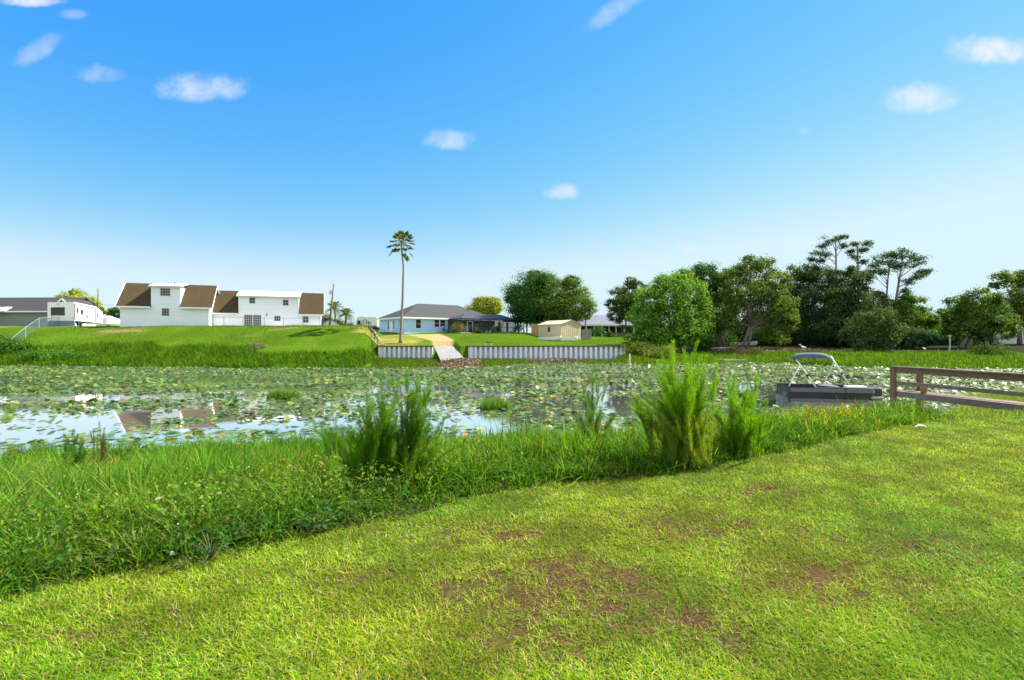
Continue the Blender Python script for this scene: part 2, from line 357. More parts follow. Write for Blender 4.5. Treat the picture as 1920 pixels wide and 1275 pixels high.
def dry_patch(x, y):            # worn brownish places on the rise before the white house
    d = np.zeros_like(np.asarray(x, float))
    for (cx, cy, rx, ry) in ((-30,79.5,3.2,1.5),(-37,81,3.4,1.3),(-25,78.5,1.8,.9),(-33,74,2.5,.7),(-58,76,4,1.0)): d = np.maximum(d, np.exp(-((x-cx)/rx)**2-((y-cy)/ry)**2))
    return smooth((d*(.7+.6*(.5+.5*wob(x, y, 1.4, 12)))-.30)*3)
def ground_color(x, y, z):
    c = np.zeros(x.shape+(3,)); ys, ye, yf = y_shore(x), y_edge(x), y_far(x); a = x/np.maximum(y, 1); u = y-yf
    beside = ((np.abs(x) > 1.1*np.maximum(y, 0)+.3) | (y < 2.0))[..., None]   # shorter, closer turf outside the worn part
    lawn = np.where(beside, np.array([.085,.125,.010]), np.array([.060,.066,.014])); brown = np.array([.070,.040,.020])
    b = lawn_brown(x, y)[..., None]; lc = lawn*(1-b)+brown*b
    bank = np.where(beside, np.array([.045,.085,.010]), np.array([.042,.046,.018])); bed = np.array([.030,.028,.016])
    back = np.array([.10,.14,.028])
    rb = (smooth((x-9.5)/2.5)*smooth((y-8)/2))[..., None]
    bankc = bank*(1-rb)+back*rb
    c[:] = bed
    c = np.where((y < ye)[..., None], lc, np.where((y < ys)[..., None], bankc, c))
    n = wob(x, y, .28, 4)[..., None]; n2 = wob(x, y, 1.1, 7)[..., None]
    fl = np.array([.060,.118,.006])*(1+.22*n)+np.array([.045,.025,.012])*np.clip(n2*n*1.5, 0, 1)
    dry = ((smooth((.5+.5*wob(x, y, .22, 12))*2.2-1.35))*(y > 70)*(a < -.3)*(y < 92))[..., None]
    dp = (dry_patch(x, y)*.8)[..., None]; fl = fl*(1-dp)+np.array([.19,.125,.06])*dp
    fl = fl*(1-.75*dry)+np.array([.24,.19,.07])*.75*dry
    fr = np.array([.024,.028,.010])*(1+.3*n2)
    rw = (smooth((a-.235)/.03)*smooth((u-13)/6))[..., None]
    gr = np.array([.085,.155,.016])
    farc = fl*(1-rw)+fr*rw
    # tan track down to the ramp and straw-coloured ground by the steps
    t = np.clip((y-75)/(93-75), 0, 1); cx = -10.2-7.0*t**1.6; hw = 1.6+1.9*t
    trk = (smooth((hw-np.abs(x-cx))/.6+.2*n2[..., 0])*(y > 75.5)*(y < 91))[..., None]
    farc = farc*(1-trk)+np.array([.34,.25,.115])*trk
    st = (smooth((x+22.5)/1.0)*smooth((-13-x)/2.0)*(y > 70.2)*(y < 88)*np.clip(.55+.8*wob(x*.35, y, .9, 3), 0, 1))[..., None]
    farc = farc*(1-st)+np.array([.27,.23,.06])*st
    mud = ((np.abs(u) < .8))[..., None]*.6
    farc = farc*(1-mud)+np.array([.03,.035,.012])*mud
    c = np.where((y > yf)[..., None], farc, c)
    return c
gc = ground_color(GX, GY, GZ)
ny, nx = GX.shape
idx = np.arange(ny*nx).reshape(ny, nx)
F = np.stack([idx[:-1,:-1], idx[:-1,1:], idx[1:,1:], idx[1:,:-1]], -1).reshape(-1, 4)
g = arr_mesh('ground', np.stack([GX, GY, GZ], -1).reshape(-1, 3), F.ravel(), np.full(len(F), 4), GROUND, None, gc.reshape(-1, 3), True)
tag(g, 'grassy ground of both banks rising gently from the pond', None, None, 'structure')

# ------------------------------------------------------------------ water
WATER = bpy.data.materials.new('pond_water'); WATER.use_nodes = True
def water_nodes():
    nt = WATER.node_tree; N = nt.nodes; L = nt.links; b = N['Principled BSDF']
    b.inputs['Base Color'].default_value = (.97, .94, .90, 1); b.inputs['Metallic'].default_value = .95; b.inputs['Roughness'].default_value = .035; b.inputs['IOR'].default_value = 1.33
    g = N.new('ShaderNodeNewGeometry'); nz = N.new('ShaderNodeTexNoise'); nz.inputs['Scale'].default_value = 1.3; nz.inputs['Detail'].default_value = 3
    L.new(g.outputs['Position'], nz.inputs['Vector']); bp = N.new('ShaderNodeBump'); bp.inputs['Strength'].default_value = .06; bp.inputs['Distance'].default_value = .02
    L.new(nz.outputs[0], bp.inputs['Height']); L.new(bp.outputs[0], b.inputs['Normal'])
water_nodes()
m = MB(); m.add([(-700,2,0),(700,2,0),(700,69,0),(-700,69,0)], [(0,1,2,3)])
tag(build('water', m, WATER), 'still dark pond water reflecting the pale sky', None, None, 'structure')

# ------------------------------------------------------------------ our lawn: blades of grass
def in_frame(x, y, pad=.06): return (np.abs(x) < (1+pad)*y+.15)
def scatter(n, y0, y1, power):
    """n points in the view wedge, density per square metre falling as y**-power"""
    k = 2-power
    u = RNG.random(n)
    y = (y0**k+u*(y1**k-y0**k))**(1/k)
    x = (RNG.random(n)*2-1)*(1.08*y+.2)
    m = int(n*.22); y2 = -2.5+10*RNG.random(m); x2 = (RNG.random(m)*2-1)*11   # and thinly beside and behind the viewpoint
    k2 = np.abs(x2) > 1.08*np.maximum(y2, 0)+.2; k2 |= y2 < y0; x2, y2 = x2[k2], y2[k2]
    return np.concatenate([x, x2]), np.concatenate([y, y2])
def pal(n, cols, wts):
    cols = np.array(cols); i = RNG.choice(len(cols), n, p=np.array(wts)/sum(wts)); return cols[i]*(1+.18*RNG.normal(size=(n, 1))).clip(.5, 1.6)
def make_lawn():
    x, y = scatter(720000, 2.0, 13.5, 1.5)
    k = (y < y_edge(x)+.05*RNG.normal(size=len(x))); x, y = x[k], y[k]
    b = lawn_brown(x, y); keep = RNG.random(len(x)) > .45*b; x, y, b = x[keep], y[keep], b[keep]
    n = len(x); sc = (np.maximum(y, 3.2)/2.6)**.55
    z = H(x, y)-.004
    L = (.020+.040*RNG.random(n)**1.3)*(1-.2*b)*(.85+.15*sc); W = (.0028+.0022*RNG.random(n))*sc
    lean = R(12)+R(55)*RNG.random(n); droop = .15+.6*RNG.random(n)
    c = pal(n, [(.115,.235,.010),(.165,.265,.010),(.070,.190,.010),(.27,.27,.05),(.36,.31,.15),(.21,.295,.012)], [4,4,3,1.3,1.1,2.4])
    patch = .5+.5*wob(x, y, 1.3, 14); patch2 = .5+.5*wob(x, y, 3.1, 19)
    c = c*1.22*(.72+.60*smooth((patch2*.6+.4*(.5+.5*wob(x, y, 8.5, 23))-.25)*2))[:, None]; pp = np.clip(patch*.7+.5*(.5+.5*wob(x, y, .55, 44))-.1, 0, 1); c[:, 0] *= .70+.72*pp; c[:, 1] *= .92+.14*pp
    # greener, coarser tufts towards the right front corner
    gz = smooth((x-.9)/1.4)*smooth((3.3-y)/.8); c = c*(1-.45*gz[:, None])+np.array([.13,.31,.012])*.45*gz[:, None]
    dead = RNG.random(n) < b*.92
    dc = pal(n, [(.19,.105,.040),(.25,.15,.055),(.115,.065,.03),(.34,.26,.12)], [3,3,3,1.5]); c[dead] = dc[dead]
    lean[dead] += R(18)
    o = blades('lawn_grass', np.stack([x, y, z], 1), RNG.random(n)*6.283, L, W, lean, droop, c, LAWNB, 2)
    tag(o, 'mown yellow green lawn with worn brown patches', 'grass', None, 'stuff')
make_lawn()

def make_bank_grass():
    # long grass on the slope between the lawn and the water
    x, y = scatter(190000, 2.6, 19, 1.35)
    ye, ys = y_edge(x), y_shore(x); t = (y-ye)/(ys-ye)
    k = (t > -.005) & (t < 1.06) & (y > -2) & ((x < 9.2+.25*wob(y,x,1.5,3)+.8*t) | (y > 99)); x, y, t = x[k], y[k], t[k]
    ye = y_edge(x); n = len(x); d_edge = y-ye
    hmask = .62+.38*wob(x, y, 1.0, 21); cl = .5+.5*wob(x, y, 2.6, 5)
    rise = .35+.65*smooth(d_edge/1.1)
    L = (.22+.50*RNG.random(n)**1.3)*rise*(.55+.75*hmask)*(1-.25*smooth((t-.75)/.25))
    # taller stand towards the boat, lower at the far left
    L *= (1-.12*smooth((x-5)/3))*(.9+.25*cl)*(1-.35*smooth((-4-x)/4))
    # coarse sparse herbs replace grass at left front
    herb = smooth((.1-x)/1.5)*smooth((3.0-d_edge)/1.6)
    keep = RNG.random(n) > .45*herb; x, y, t, L, cl, hmask, d_edge, herb = [q[keep] for q in (x, y, t, L, cl, hmask, d_edge, herb)]; n = len(x)
    L *= (1-.25*herb)
    sc = (np.maximum(y, 3.0)/4)**.5
    W = (.006+.011*RNG.random(n)**2)*sc
    lean = R(4)+R(38)*RNG.random(n)**1.4; droop = .05+.75*RNG.random(n)**1.5
    c = pal(n, [(.050,.165,.009),(.085,.225,.010),(.13,.275,.012),(.19,.27,.02),(.29,.25,.07)], [3,4,3,1.6,.5])
    c = c*(.62+.75*cl*RNG.random(n))[:, None]
    yel = smooth((wob(x, y, .9, 31)-.45)*3)*.8; c = c*(1-yel[:, None])+c*np.array([1.9,1.15,.9])*yel[:, None]
    o = blades('bank_grass', np.stack([x, y, H(x, y)-.02], 1), RNG.random(n)*6.283, L, W, lean, droop, c, BLADE, 4, None, (RNG.random(n) < .15)*.7)
    tag(o, 'tall green grass along our side of the pond', 'grass', None, 'stuff')
    # tussocks: arching clumps with dark gaps between them
    x, y = scatter(6500, 2.9, 18, 1.2); ye, ys = y_edge(x), y_shore(x); k = (y > ye+.12) & (y < ys-.1) & (x < 9.0) & (wob(x, y, 1.3, 40) > -.25) & (RNG.random(len(x)) > .7*smooth((.1-x)/1.5)*smooth((2.6-y+ye)/1.4)); x, y = x[k], y[k]
    nb = 46; nt = len(x); hs_ = (.30+.42*RNG.random(nt))*(1-.25*smooth((x-5)/3))*(.45+.55*smooth((y-y_edge(x))/1.2)); cx_ = np.repeat(x, nb); cy_ = np.repeat(y, nb); n = len(cx_)
    az = RNG.random(n)*6.283; r_ = .055*np.abs(RNG.normal(size=n)); bx = cx_+r_*np.cos(az); by = cy_+r_*np.sin(az)
    tc_ = pal(nt, [(.050,.150,.013),(.075,.195,.015),(.115,.245,.018),(.15,.24,.025),(.20,.22,.05)], [3,4,3,1.5,.4]); c = np.repeat(tc_, nb, 0)*(.60+.70*RNG.random((n, 1)))
    keep = by > y_edge(bx)+.02; bx, by, az, c = bx[keep], by[keep], az[keep], c[keep]; L = np.repeat(hs_, nb)[keep]*(.55+.7*RNG.random(len(bx))); n = len(bx)
    o = blades('tussock_grass', np.stack([bx, by, H(bx, by)-.02], 1), az, L, (.007+.009*RNG.random(n))*(np.maximum(by, 3.0)/4)**.5, R(6)+R(40)*RNG.random(n), .15+.75*RNG.random(n), c, BLADE, 4, None, (RNG.random(n) < .12)*.6)
    tag(o, 'arching tussocks of long grass on our bank', 'grass', None, 'stuff')
    # low herbs with small leaves, left front
    x, y = scatter(105000, 2.6, 12, 1.3); ye = y_edge(x); d = y-ye
    p = 1.15*smooth((.9-x)/2.2)*smooth((4.2-d)/2.2)+.14
    k = (d > -.03) & (y < y_shore(x)) & (RNG.random(len(x)) < p*(.35+.75*(.5+.5*wob(x, y, 2.2, 17)))) & (x < 6); x, y, d = x[k], y[k], d[k]; n = len(x)
    h = (.04+.50*RNG.random(n)**.8)*(.35+.65*smooth(d/.7))*(.7+.35*wob(x, y, 1.7, 8))
    pos = np.stack([x, y, H(x, y)+np.maximum(h, .02)], 1)
    nr = RNG.normal(size=(n, 3))*.6+np.array([0,-.15,.8])
    sz = (.016+.050*RNG.random(n)**2.5)*(np.maximum(y, 3.0)/4)**.5
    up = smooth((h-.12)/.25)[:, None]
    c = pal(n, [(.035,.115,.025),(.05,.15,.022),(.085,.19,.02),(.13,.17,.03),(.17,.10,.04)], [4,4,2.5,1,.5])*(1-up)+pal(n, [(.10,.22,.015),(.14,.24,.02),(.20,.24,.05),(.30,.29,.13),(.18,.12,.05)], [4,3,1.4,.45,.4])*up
    o = leaves('herb_foliage', pos, nr, sz, c, LEAF, None, .55); tag(o, 'low leafy weeds at the foot of the tall grass', 'weeds', None, 'stuff')
    # pale seed heads
    x, y = scatter(9000, 2.8, 11, 1.3); d = y-y_edge(x)
    k = (d > .15) & (y < y_shore(x)) & (RNG.random(len(x)) < smooth((.2-x)/2)*smooth((3.4-d)/2)*.5); x, y, d = x[k], y[k], d[k]; n = len(x)
    pos = np.stack([x, y, H(x, y)+.18+.35*RNG.random(n)*(.4+.6*smooth(d/.7))], 1)
    o = leaves('seed_heads', pos, RNG.normal(size=(n, 3)), .010+.012*RNG.random(n), pal(n, [(.36,.33,.22),(.28,.26,.14),(.48,.46,.38)], [3,3,1]), LEAF, None, .9)
    tag(o, 'pale little seed heads scattered through the weeds', 'seed heads', None, 'stuff')
    # orange-yellow bloom patches along the bank
    pts = []
    for (px, py, D, rx, ry, nn) in ((1545,812,9.3,.42,.22,520),(1480,818,8.9,.35,.2,240),(1278,845,8.1,.25,.25,700),(860,812,11.8,.6,.4,700),(1120,800,12.2,.6,.4,500),(1215,795,12.6,.6,.4,500),(560,905,5.6,.25,.2,120),(150,880,8.6,.6,.5,400)):
        q = P(px, py, D); g_ = RNG.normal(size=(nn, 2))*np.array([rx, ry]); xx, yy = q[0]+g_[:,0], D+g_[:,1]
        pts.append(np.stack([xx, yy, np.maximum(H(xx, yy), 0)+.16+.34*RNG.random(nn)**.7], 1))
    pos = np.concatenate(pts); n = len(pos)
    o = leaves('yellow_blooms', pos, RNG.normal(size=(n, 3))+np.array([0,-.2,.6]), .02+.03*RNG.random(n), pal(n, [(.42,.24,.02),(.36,.25,.03),(.22,.22,.03),(.40,.16,.03)], [3,3,3,1]), LEAF, None, .6)
    tag(o, 'orange yellow flowering patches in the bank grass', 'flowers', None, 'stuff')
    # rough mown grass right of the tall stand, under the dock
    x, y = scatter(90000, 9.5, 27, 1.1); k = (x > 8.6) & (y > y_edge(x)-.3) & (y < y_shore(x)+.2); x, y = x[k], y[k]; n = len(x)
    L = (.08+.16*RNG.random(n))*(1+1.2*smooth((y-17)/4)); sc = (np.maximum(y, 3)/5)**.6
    c = pal(n, [(.11,.19,.02),(.15,.22,.022),(.20,.23,.03),(.08,.16,.02)], [3,3,2,2])*(.85+.3*(.5+.5*wob(x, y, 1.2, 2)))[:, None]
    o = blades('shore_grass', np.stack([x, y, H(x, y)-.01], 1), RNG.random(n)*6.283, L, (.007+.006*RNG.random(n))*sc, R(10)+R(45)*RNG.random(n), .5*RNG.random(n), c, BLADE, 2)
    tag(o, 'light green grass sloping to the water beneath the dock', 'grass', None, 'stuff')
make_bank_grass()

def far_grass(name, label, n, xa, ya, ok, Lr, Wr, cols, wts, nscale=.5):
    x = xa[0]+(xa[1]-xa[0])*RNG.random(n); y = ya[0]+(ya[1]-ya[0])*RNG.random(n)
    u = y-y_far(x); k = ok(x, y, u); x, y, u = x[k], y[k], u[k]; n = len(x)
    cl = .5+.5*wob(x, y, nscale, 33); c2 = .5+.5*wob(x, y, nscale*3.1, 13)
    L = (Lr[0]+(Lr[1]-Lr[0])*RNG.random(n))*(.5+.75*cl)*(.8+.35*c2)
    c = pal(n, cols, wts)*(.7+.55*c2)[:, None]
    o = blades(name, np.stack([x, y, np.maximum(H(x, y), -.05)-.03], 1), RNG.random(n)*6.283, L, Wr*(.6+.8*RNG.random(n)), R(4)+R(35)*RNG.random(n), .5*RNG.random(n), c, BLADE, 3)
    tag(o, label, 'grass', None, 'stuff')
GC = [(.028,.100,.006),(.048,.135,.007),(.075,.170,.008),(.13,.175,.014)]
far_grass('marsh_grass', 'tall dark green marsh grass under the white house', 60000, (-64,-15.5), (51,72), lambda x, y, u: (u > -.7) & (u < 10-3.2*smooth((x+42)/16)+1.6*wob(x, y, .3, 2)) & (x/y < -.262), (.3,1.15), .07, GC, [2,3,3,1.6], .33)
far_grass('wall_foot_grass', 'green grass in the water at the foot of the sheet pile wall', 26000, (-19,17), (52.5,69.8),
          lambda x, y, u: (u > -.8) & (x/y > -.275) & (x/y < .225) & ~((x > ramp_x(y)[0]-.3) & (x < ramp_x(y)[1]+.3)) & ~((x > 2.5) & (x < 8.5) & (y < 69)), (.25,.6), .06, [(.045,.115,.006),(.065,.135,.009),(.11,.135,.02),(.08,.085,.02)], [3,3,2,1])
far_grass('far_meadow_grass', 'bright green grass on the far bank before the dark trees', 62000, (15,66), (49,76), lambda x, y, u: (u > -.8) & (u < 15+2*wob(x, y, .3, 2)) & (x/y > .215) & (x < 1.02*y), (.2,.75), .07, [(.045,.130,.006),(.065,.160,.007),(.10,.165,.010),(.16,.15,.02)], [3,4,3,.8])
far_grass('hilltop_lawn_grass', 'short lawn grass on the rise before the white house', 42000, (-70,-17), (64,96), lambda x, y, u: (u > 9) & (x/y < -.272) & (x > -1.03*y) & (y < 82+.35*(x+62)) & (RNG.random(len(x)) > .85*dry_patch(x, y)), (.06,.16), .09, [(.075,.150,.006),(.055,.135,.005),(.11,.155,.010),(.20,.16,.05)], [3,3,2,.7], .25)
far_grass('back_lawn_grass', 'bright lawn grass behind the sheet pile wall', 26000, (-8.5,22), (70.3,95), lambda x, y, u: (x/y > -.11) & (x/y < .235) & (y > 70.3) & (y < 94), (.04,.11), .08, [(.055,.135,.004),(.075,.150,.005),(.11,.155,.010)], [3,3,1], .25)

# ------------------------------------------------------------------ lily pads
OPEN = [(50,812,120,17),(235,781,95,13),(150,795,110,9),(470,798,120,12),(330,770,60,6),(690,795,70,10),(880,790,70,10),(950,806,50,9),(1160,755,45,26),(780,728,80,7),(520,733,130,6),(200,745,150,6),(430,712,60,4),(1230,745,40,9),(1440,735,55,12),(1560,706,90,5),(1500,694,60,2.2),(980,722,60,4),(1090,708,50,4),(0,850,60,12),(330,722,80,3),(100,706,160,2.2),(1150,728,50,6),(940,742,60,4)]
OPW = []
for (px, py, rx, ry) in OPEN:
    D = EYE*960/(py-637.5); OPW.append(((px-960)/960*D, D, rx/960*D, ry*D/(py-637.5)))
def pad_density(x, y):
    d = .52+.46*wob(x*.5, y*1.5, .30, 3)+.46*wob(x*.45, y*1.6, .75, 8)+.40*wob(x*.8, y*1.2, 1.9, 15)
    for (cx, cy, rx, ry) in OPW: d = d-1.05*np.exp(-(((x-cx)/rx)**2+((y-cy)/ry)**2)**1.4)
    return np.clip(d, .035, 1)
def pad_xy(n, y0, y1):
    y = y0+(y1-y0)*RNG.random(n); x = (RNG.random(n)*2-1)*(1.06*y+1)
    k = (y > y_shore(x)-.35) & (y < y_far(x)+.6) & (RNG.random(n) < pad_density(x, y))
    k &= ~((x > 12) & (x < 17.7) & (y > 22.4) & (y < 26)) & ~((x > 14) & (x < 16.6) & (y < 21.5))
    return x[k], y[k]
PADC = [(.055,.118,.018),(.090,.155,.022),(.135,.180,.032),(.032,.078,.014),(.30,.27,.05),(.36,.19,.04),(.12,.085,.045)]
PADW = [4,4,3,3,.40,.07,.5]
def pad_mesh(name, k):
    rng = np.random.default_rng(50+k); n = 22; rings = 3; V = [(0,0,.006)]; 
    curl = (.02,.06,.14,.03,.10,.2)[k]; a0 = .16
    for r in range(1, rings+1):
        for i in range(n):
            a = a0+(2*math.pi-2*a0)*i/(n-1); rr = r/rings*(1+.06*math.sin(3*a+k)+.04*rng.normal())
            z = curl*(r/rings)**2*(.5+.5*math.sin(a*(1+k%2)+k))+.02*rng.normal()*(r/rings)
            V.append((rr*math.cos(a)*.82, rr*math.sin(a), max(z, 0)+.004))
    f = []; sz = []
    for i in range(n-1): f += [0, 1+i, 2+i]; sz.append(3)
    for r in range(rings-1):
        for i in range(n-1): b = 1+r*n+i; f += [b, b+n, b+n+1, b+1]; sz.append(4)
    c = np.array([PADC[0],PADC[1],PADC[2],PADC[1],PADC[4],PADC[5]][k]); V = np.array(V)
    rad = np.hypot(V[:,0], V[:,1]); ang = np.arctan2(V[:,1], V[:,0])
    cc = c*(1+.22*np.sin(ang*9)[:, None]*(rad[:, None] > .2)*.5+.10*rng.normal(size=(len(V), 1)))
    o = arr_mesh(name, V, f, sz, PADM, None, cc, True)
    return o
def make_pads():
    xs_, ys_ = [], []
    x, y = pad_xy(6000, 9, 24); px = 960+960*x/y
    # keep them clear of the bank grass and of each other
    o_ = np.argsort(y+.8*RNG.random(len(y))); kx, ky = [], []
    for i in o_:
        if abs(x[i]) > .99*y[i] or y[i] < y_shore(x[i])+.25: continue
        if all((x[i]-a)**2+(y[i]-b)**2 > .055 for a, b in zip(kx[-160:], ky[-160:])): kx.append(x[i]); ky.append(y[i])
        if len(kx) >= 300: break
    kinds = [('flat green lily pad floating on the near pond water','flat green lily pads on the near water'),
             ('mid green lily pad with a slightly raised rim on the near water','green lily pads with raised rims'),
             ('yellowish green lily pad curling up at one side on the near water','curled yellow green lily pads'),
             ('broad green lily pad with a wavy edge near the grassy shore','wavy green lily pads near the shore'),
             ('yellowed lily pad curling up among green ones on the near water','yellowed curled lily pads'),
             ('orange brown withered lily pad standing up among green ones','withered orange lily pads')]
    protos = [pad_mesh('lily_pad', k) for k in range(6)]; used = [False]*6
    for a, b in zip(kx, ky):
        k = int(RNG.choice(6, p=[.27,.27,.20,.20,.04,.02])); o = protos[k]
        if used[k]: o = o.copy(); COL.objects.link(o)
        used[k] = True
        r = .10+.11*RNG.random()
        o.location = (a, b, .004+.03*RNG.random()*(k > 1)); o.scale = (r, r, r)
        o.rotation_euler = (R(14*RNG.normal()*(.4+.4*(k > 1))), R(-5-14*abs(RNG.normal())*(.3+.5*(k > 1))), RNG.random()*6.283)
        tag(o, kinds[k][0], 'lily pad', kinds[k][1])
    ymax = max(ky)
    # everything beyond them as one mass
    x, y = pad_xy(30000, 9, 26); x2, y2 = pad_xy(125000, 26, 68)
    have = np.stack([kx, ky], 1)
    far_from = np.array([np.min((have[:,0]-a)**2+(have[:,1]-b)**2) > .05 for a, b in zip(x, y)]); x, y = x[far_from], y[far_from]
    k = (y > y_shore(x)+.1); x, y = x[k], y[k]
    k = RNG.random(len(x)) < .75; x, y = x[k], y[k]
    x = np.concatenate([x, x2]); y = np.concatenate([y, y2]); n = len(x)
    r = (.06+.105*RNG.random(n)); az = RNG.random(n)*6.283; M = 8
    tilt = np.abs(RNG.normal(size=n))*R(10)+R(2)*RNG.random(n); ta = RNG.random(n)*6.283
    st = (RNG.random(n) < .13) & (y > 17); tilt[st] += R(20)
    ang = np.linspace(.2, 6.083, M); ca = np.cos(ang)[None]+0*az[:, None]; sa = np.sin(ang)[None]+0*az[:, None]
    lx = r[:, None]*.85*ca; ly = r[:, None]*sa
    X = lx*np.cos(az)[:, None]-ly*np.sin(az)[:, None]; Y = lx*np.sin(az)[:, None]+ly*np.cos(az)[:, None]
    tz = np.tan(tilt)[:, None]*(X*np.cos(ta)[:, None]+Y*np.sin(ta)[:, None]); cup = .10*r[:, None]*RNG.random((n, M))*1.6
    Z = .012+np.maximum(tz+r[:, None]*np.tan(tilt)[:, None]*.8, 0)+cup
    V = np.stack([X+x[:, None], Y+y[:, None], Z], -1)
    V = np.concatenate([np.stack([x, y, .010+r*np.tan(tilt)*.8], -1)[:, None], V], 1)
    f = []
    for i in range(M-1): f += [0, 1+i, 2+i]
    F = (np.arange(n)[:, None]*(M+1)+np.array(f)[None]).ravel()
    c = pal(n, PADC, PADW); c = c*(.55+.85*(.5+.5*wob(x*.5, y*1.5, .55, 9))*(.6+.8*RNG.random(n)))[:, None]
    o = arr_mesh('lily_pads', V.reshape(-1, 3), F, np.full(n*(M-1), 3), PADM, None, np.repeat(c, M+1, 0), True)
    tag(o, 'carpet of floating lily pads covering the pond', 'lily pads', None, 'stuff')
make_pads()
def water_tuft(px, py, wpx, hpx, label, cols):
    D = EYE*960/(py-637.5); q = P(px, py, D); n = int(900); rr = wpx/960*D*.5
    a = RNG.random(n)*6.283; r_ = rr*np.sqrt(RNG.random(n)); h = hpx/960*D
    x = q[0]+r_*np.cos(a); y = D+.5*r_*np.sin(a)
    ob = blades('water_grass', np.stack([x, y, np.full(n, -.05)], 1), RNG.random(n)*6.283, h*(.5+.65*RNG.random(n))*(1-.35*(r_/rr)**2), (.008+.008*RNG.random(n))*D/17, R(4)+R(22)*RNG.random(n), .25*RNG.random(n), pal(n, cols, [1]*len(cols)), BLADE, 3)
    tag(ob, label, 'grass tuft', 'grass tufts growing out of the pond')
GT = [(.055,.155,.014),(.08,.19,.018),(.12,.2,.03)]
water_tuft(533, 747, 66, 26, 'bright green grass tuft standing in open water by the tall weeds', GT)
water_tuft(930, 768, 60, 32, 'green reedy tuft among lily pads in mid pond', GT)
water_tuft(76, 862, 56, 44, 'dense green tuft in the water by the left shore', GT)
water_tuft(26, 868, 34, 46, 'thin yellowish tuft beside the dense one by the left shore', [(.16,.19,.04),(.11,.17,.03)])

# ------------------------------------------------------------------ tall weeds on our bank
WEED_STEM = mat('weed_stem', (.10,.12,.035), .7); WEED = mat('feathery_leaf', attr='tint', rough=.6, spec=.02, transl=.55)
def fennel(px, py, D, tops, label, col, ncl=1.0, spread=.1, stemcol=None, leaf=1.0, dead=0.0):
    """feathery weed: thin stems from one root to the given tops, each clothed in thread-like leaves"""
    q = P(px, py, D); q[2] = float(H(q[0], q[1]))
    t = thing('tall_weed', label, 'weed', q, 'tall feathery weeds on the bank')
    sm = MB(); A, Bv, cc = [], [], []
    def plume(base, top, wm, r0, s0=.10):
        mid = base*.55+top*.45; mid[0] += (base[0]-top[0])*.12
        L = np.linalg.norm(top-base); sm.tube([base, mid, top], [r0, r0*.7, .0012], 5)
        bend = lambda q_: (1-q_)**2*base+2*q_*(1-q_)*(2*mid-.5*base-.5*top)+q_**2*top
        n = int(900*L*ncl); s_ = s0+(1-s0)*RNG.random(n)**.8; pos = bend(s_[:, None]); az = RNG.random(n)*6.283
        rad = wm*(np.clip(1.02-s_, 0, 1)**.35)*np.clip((s_-s0+.05)*3.0, .12, 1)*RNG.random(n)**.9
        pos = pos+np.stack([np.cos(az)*rad, np.sin(az)*rad, rad*.9], 1)
        dirv = np.stack([np.cos(az)*.6, np.sin(az)*.6, .9+.6*RNG.random(n)], 1)+.35*RNG.normal(size=(n, 3)); dirv /= np.linalg.norm(dirv, axis=1, keepdims=True)
        ln = (.022+.045*RNG.random(n))*leaf*(1.15-.5*s_); A.append(pos); Bv.append(pos+dirv*ln[:, None])
        tone = .75+.5*RNG.random(); c = np.array(col)*tone*(.70+.6*RNG.random((n, 1)))
        if dead: kk = (pos[:, 2]-q[2] < .42*hmax) & (RNG.random(n) < dead); c[kk] = np.array([.26,.17,.05])*(.6+.8*RNG.random((kk.sum(), 1)))
        cc.append(c); return bend
    hmax = max(P(tx, ty, D)[2] for (tx, ty, _) in tops)-q[2]
    more = [(tx+wd*1.1*(RNG.random()*2-1), ty+(py-ty)*(.03+.40*RNG.random()**1.4), wd) for (tx, ty, wd) in tops for _ in range(4)]
    for (tx, ty, wd) in list(tops)+more:
        top = P(tx, ty, D+.22*RNG.normal()); base = q+np.array([spread*RNG.normal(), spread*RNG.normal(), -.03]); wm = wd/960*D
        bend = plume(base, top, wm*.25, .005); L = np.linalg.norm(top-base)
        for j in range(3):
            s1 = .25+.6*RNG.random(); p0 = bend(s1); az = RNG.random()*6.283; hr = wm*(.15+.35*RNG.random())
            e = p0+np.array([math.cos(az)*hr, math.sin(az)*hr, L*(.20+.22*RNG.random())*(1.1-.75*s1)])+(bend(min(s1+.15, 1))-p0)*[.6,.6,0]
            plume(p0, e, wm*.11, .0025, .02)
    A = np.concatenate(A); Bv = np.concatenate(Bv); cc = np.concatenate(cc); n = len(A)
    sd = np.cross(Bv-A, RNG.normal(size=(n, 3))); sd /= np.linalg.norm(sd, axis=1, keepdims=True); wv = (.00095+.0008*RNG.random((n, 1)))*(D/6)**.5
    V = np.stack([A-sd*wv, A+sd*wv, Bv+sd*wv*.3, Bv-sd*wv*.3], 1).reshape(-1, 3)
    arr_mesh('foliage', V, np.arange(4*n), np.full(n, 4), WEED, t, np.repeat(cc, 4, 0))
    build('stem', sm, MATS['weed_stem'], t)
FC = (.095,.235,.012)
fennel(712, 938, 5.5, [(672,765,34),(690,742,34),(716,700,40),(742,752,34),(656,800,30),(700,775,36),(728,770,36)], 'dark green feathery weed clump with a sharp central spire, left of its twin', FC, 1.2, .13)
fennel(766, 935, 5.6, [(763,693,32),(812,708,34),(790,745,36),(835,782,28),(752,770,34),(800,770,34),(822,830,26)], 'feathery green weed clump with two tall spires and yellowing stems', (.085,.215,.012), 1.2, .13, dead=.12)
fennel(1112, 832, 8.4, [(1112,692,22),(1098,745,24),(1128,765,26),(1085,775,22)], 'slim lone feathery weed with a bare brown lower stem', (.080,.195,.016), .8, .03, dead=.45)
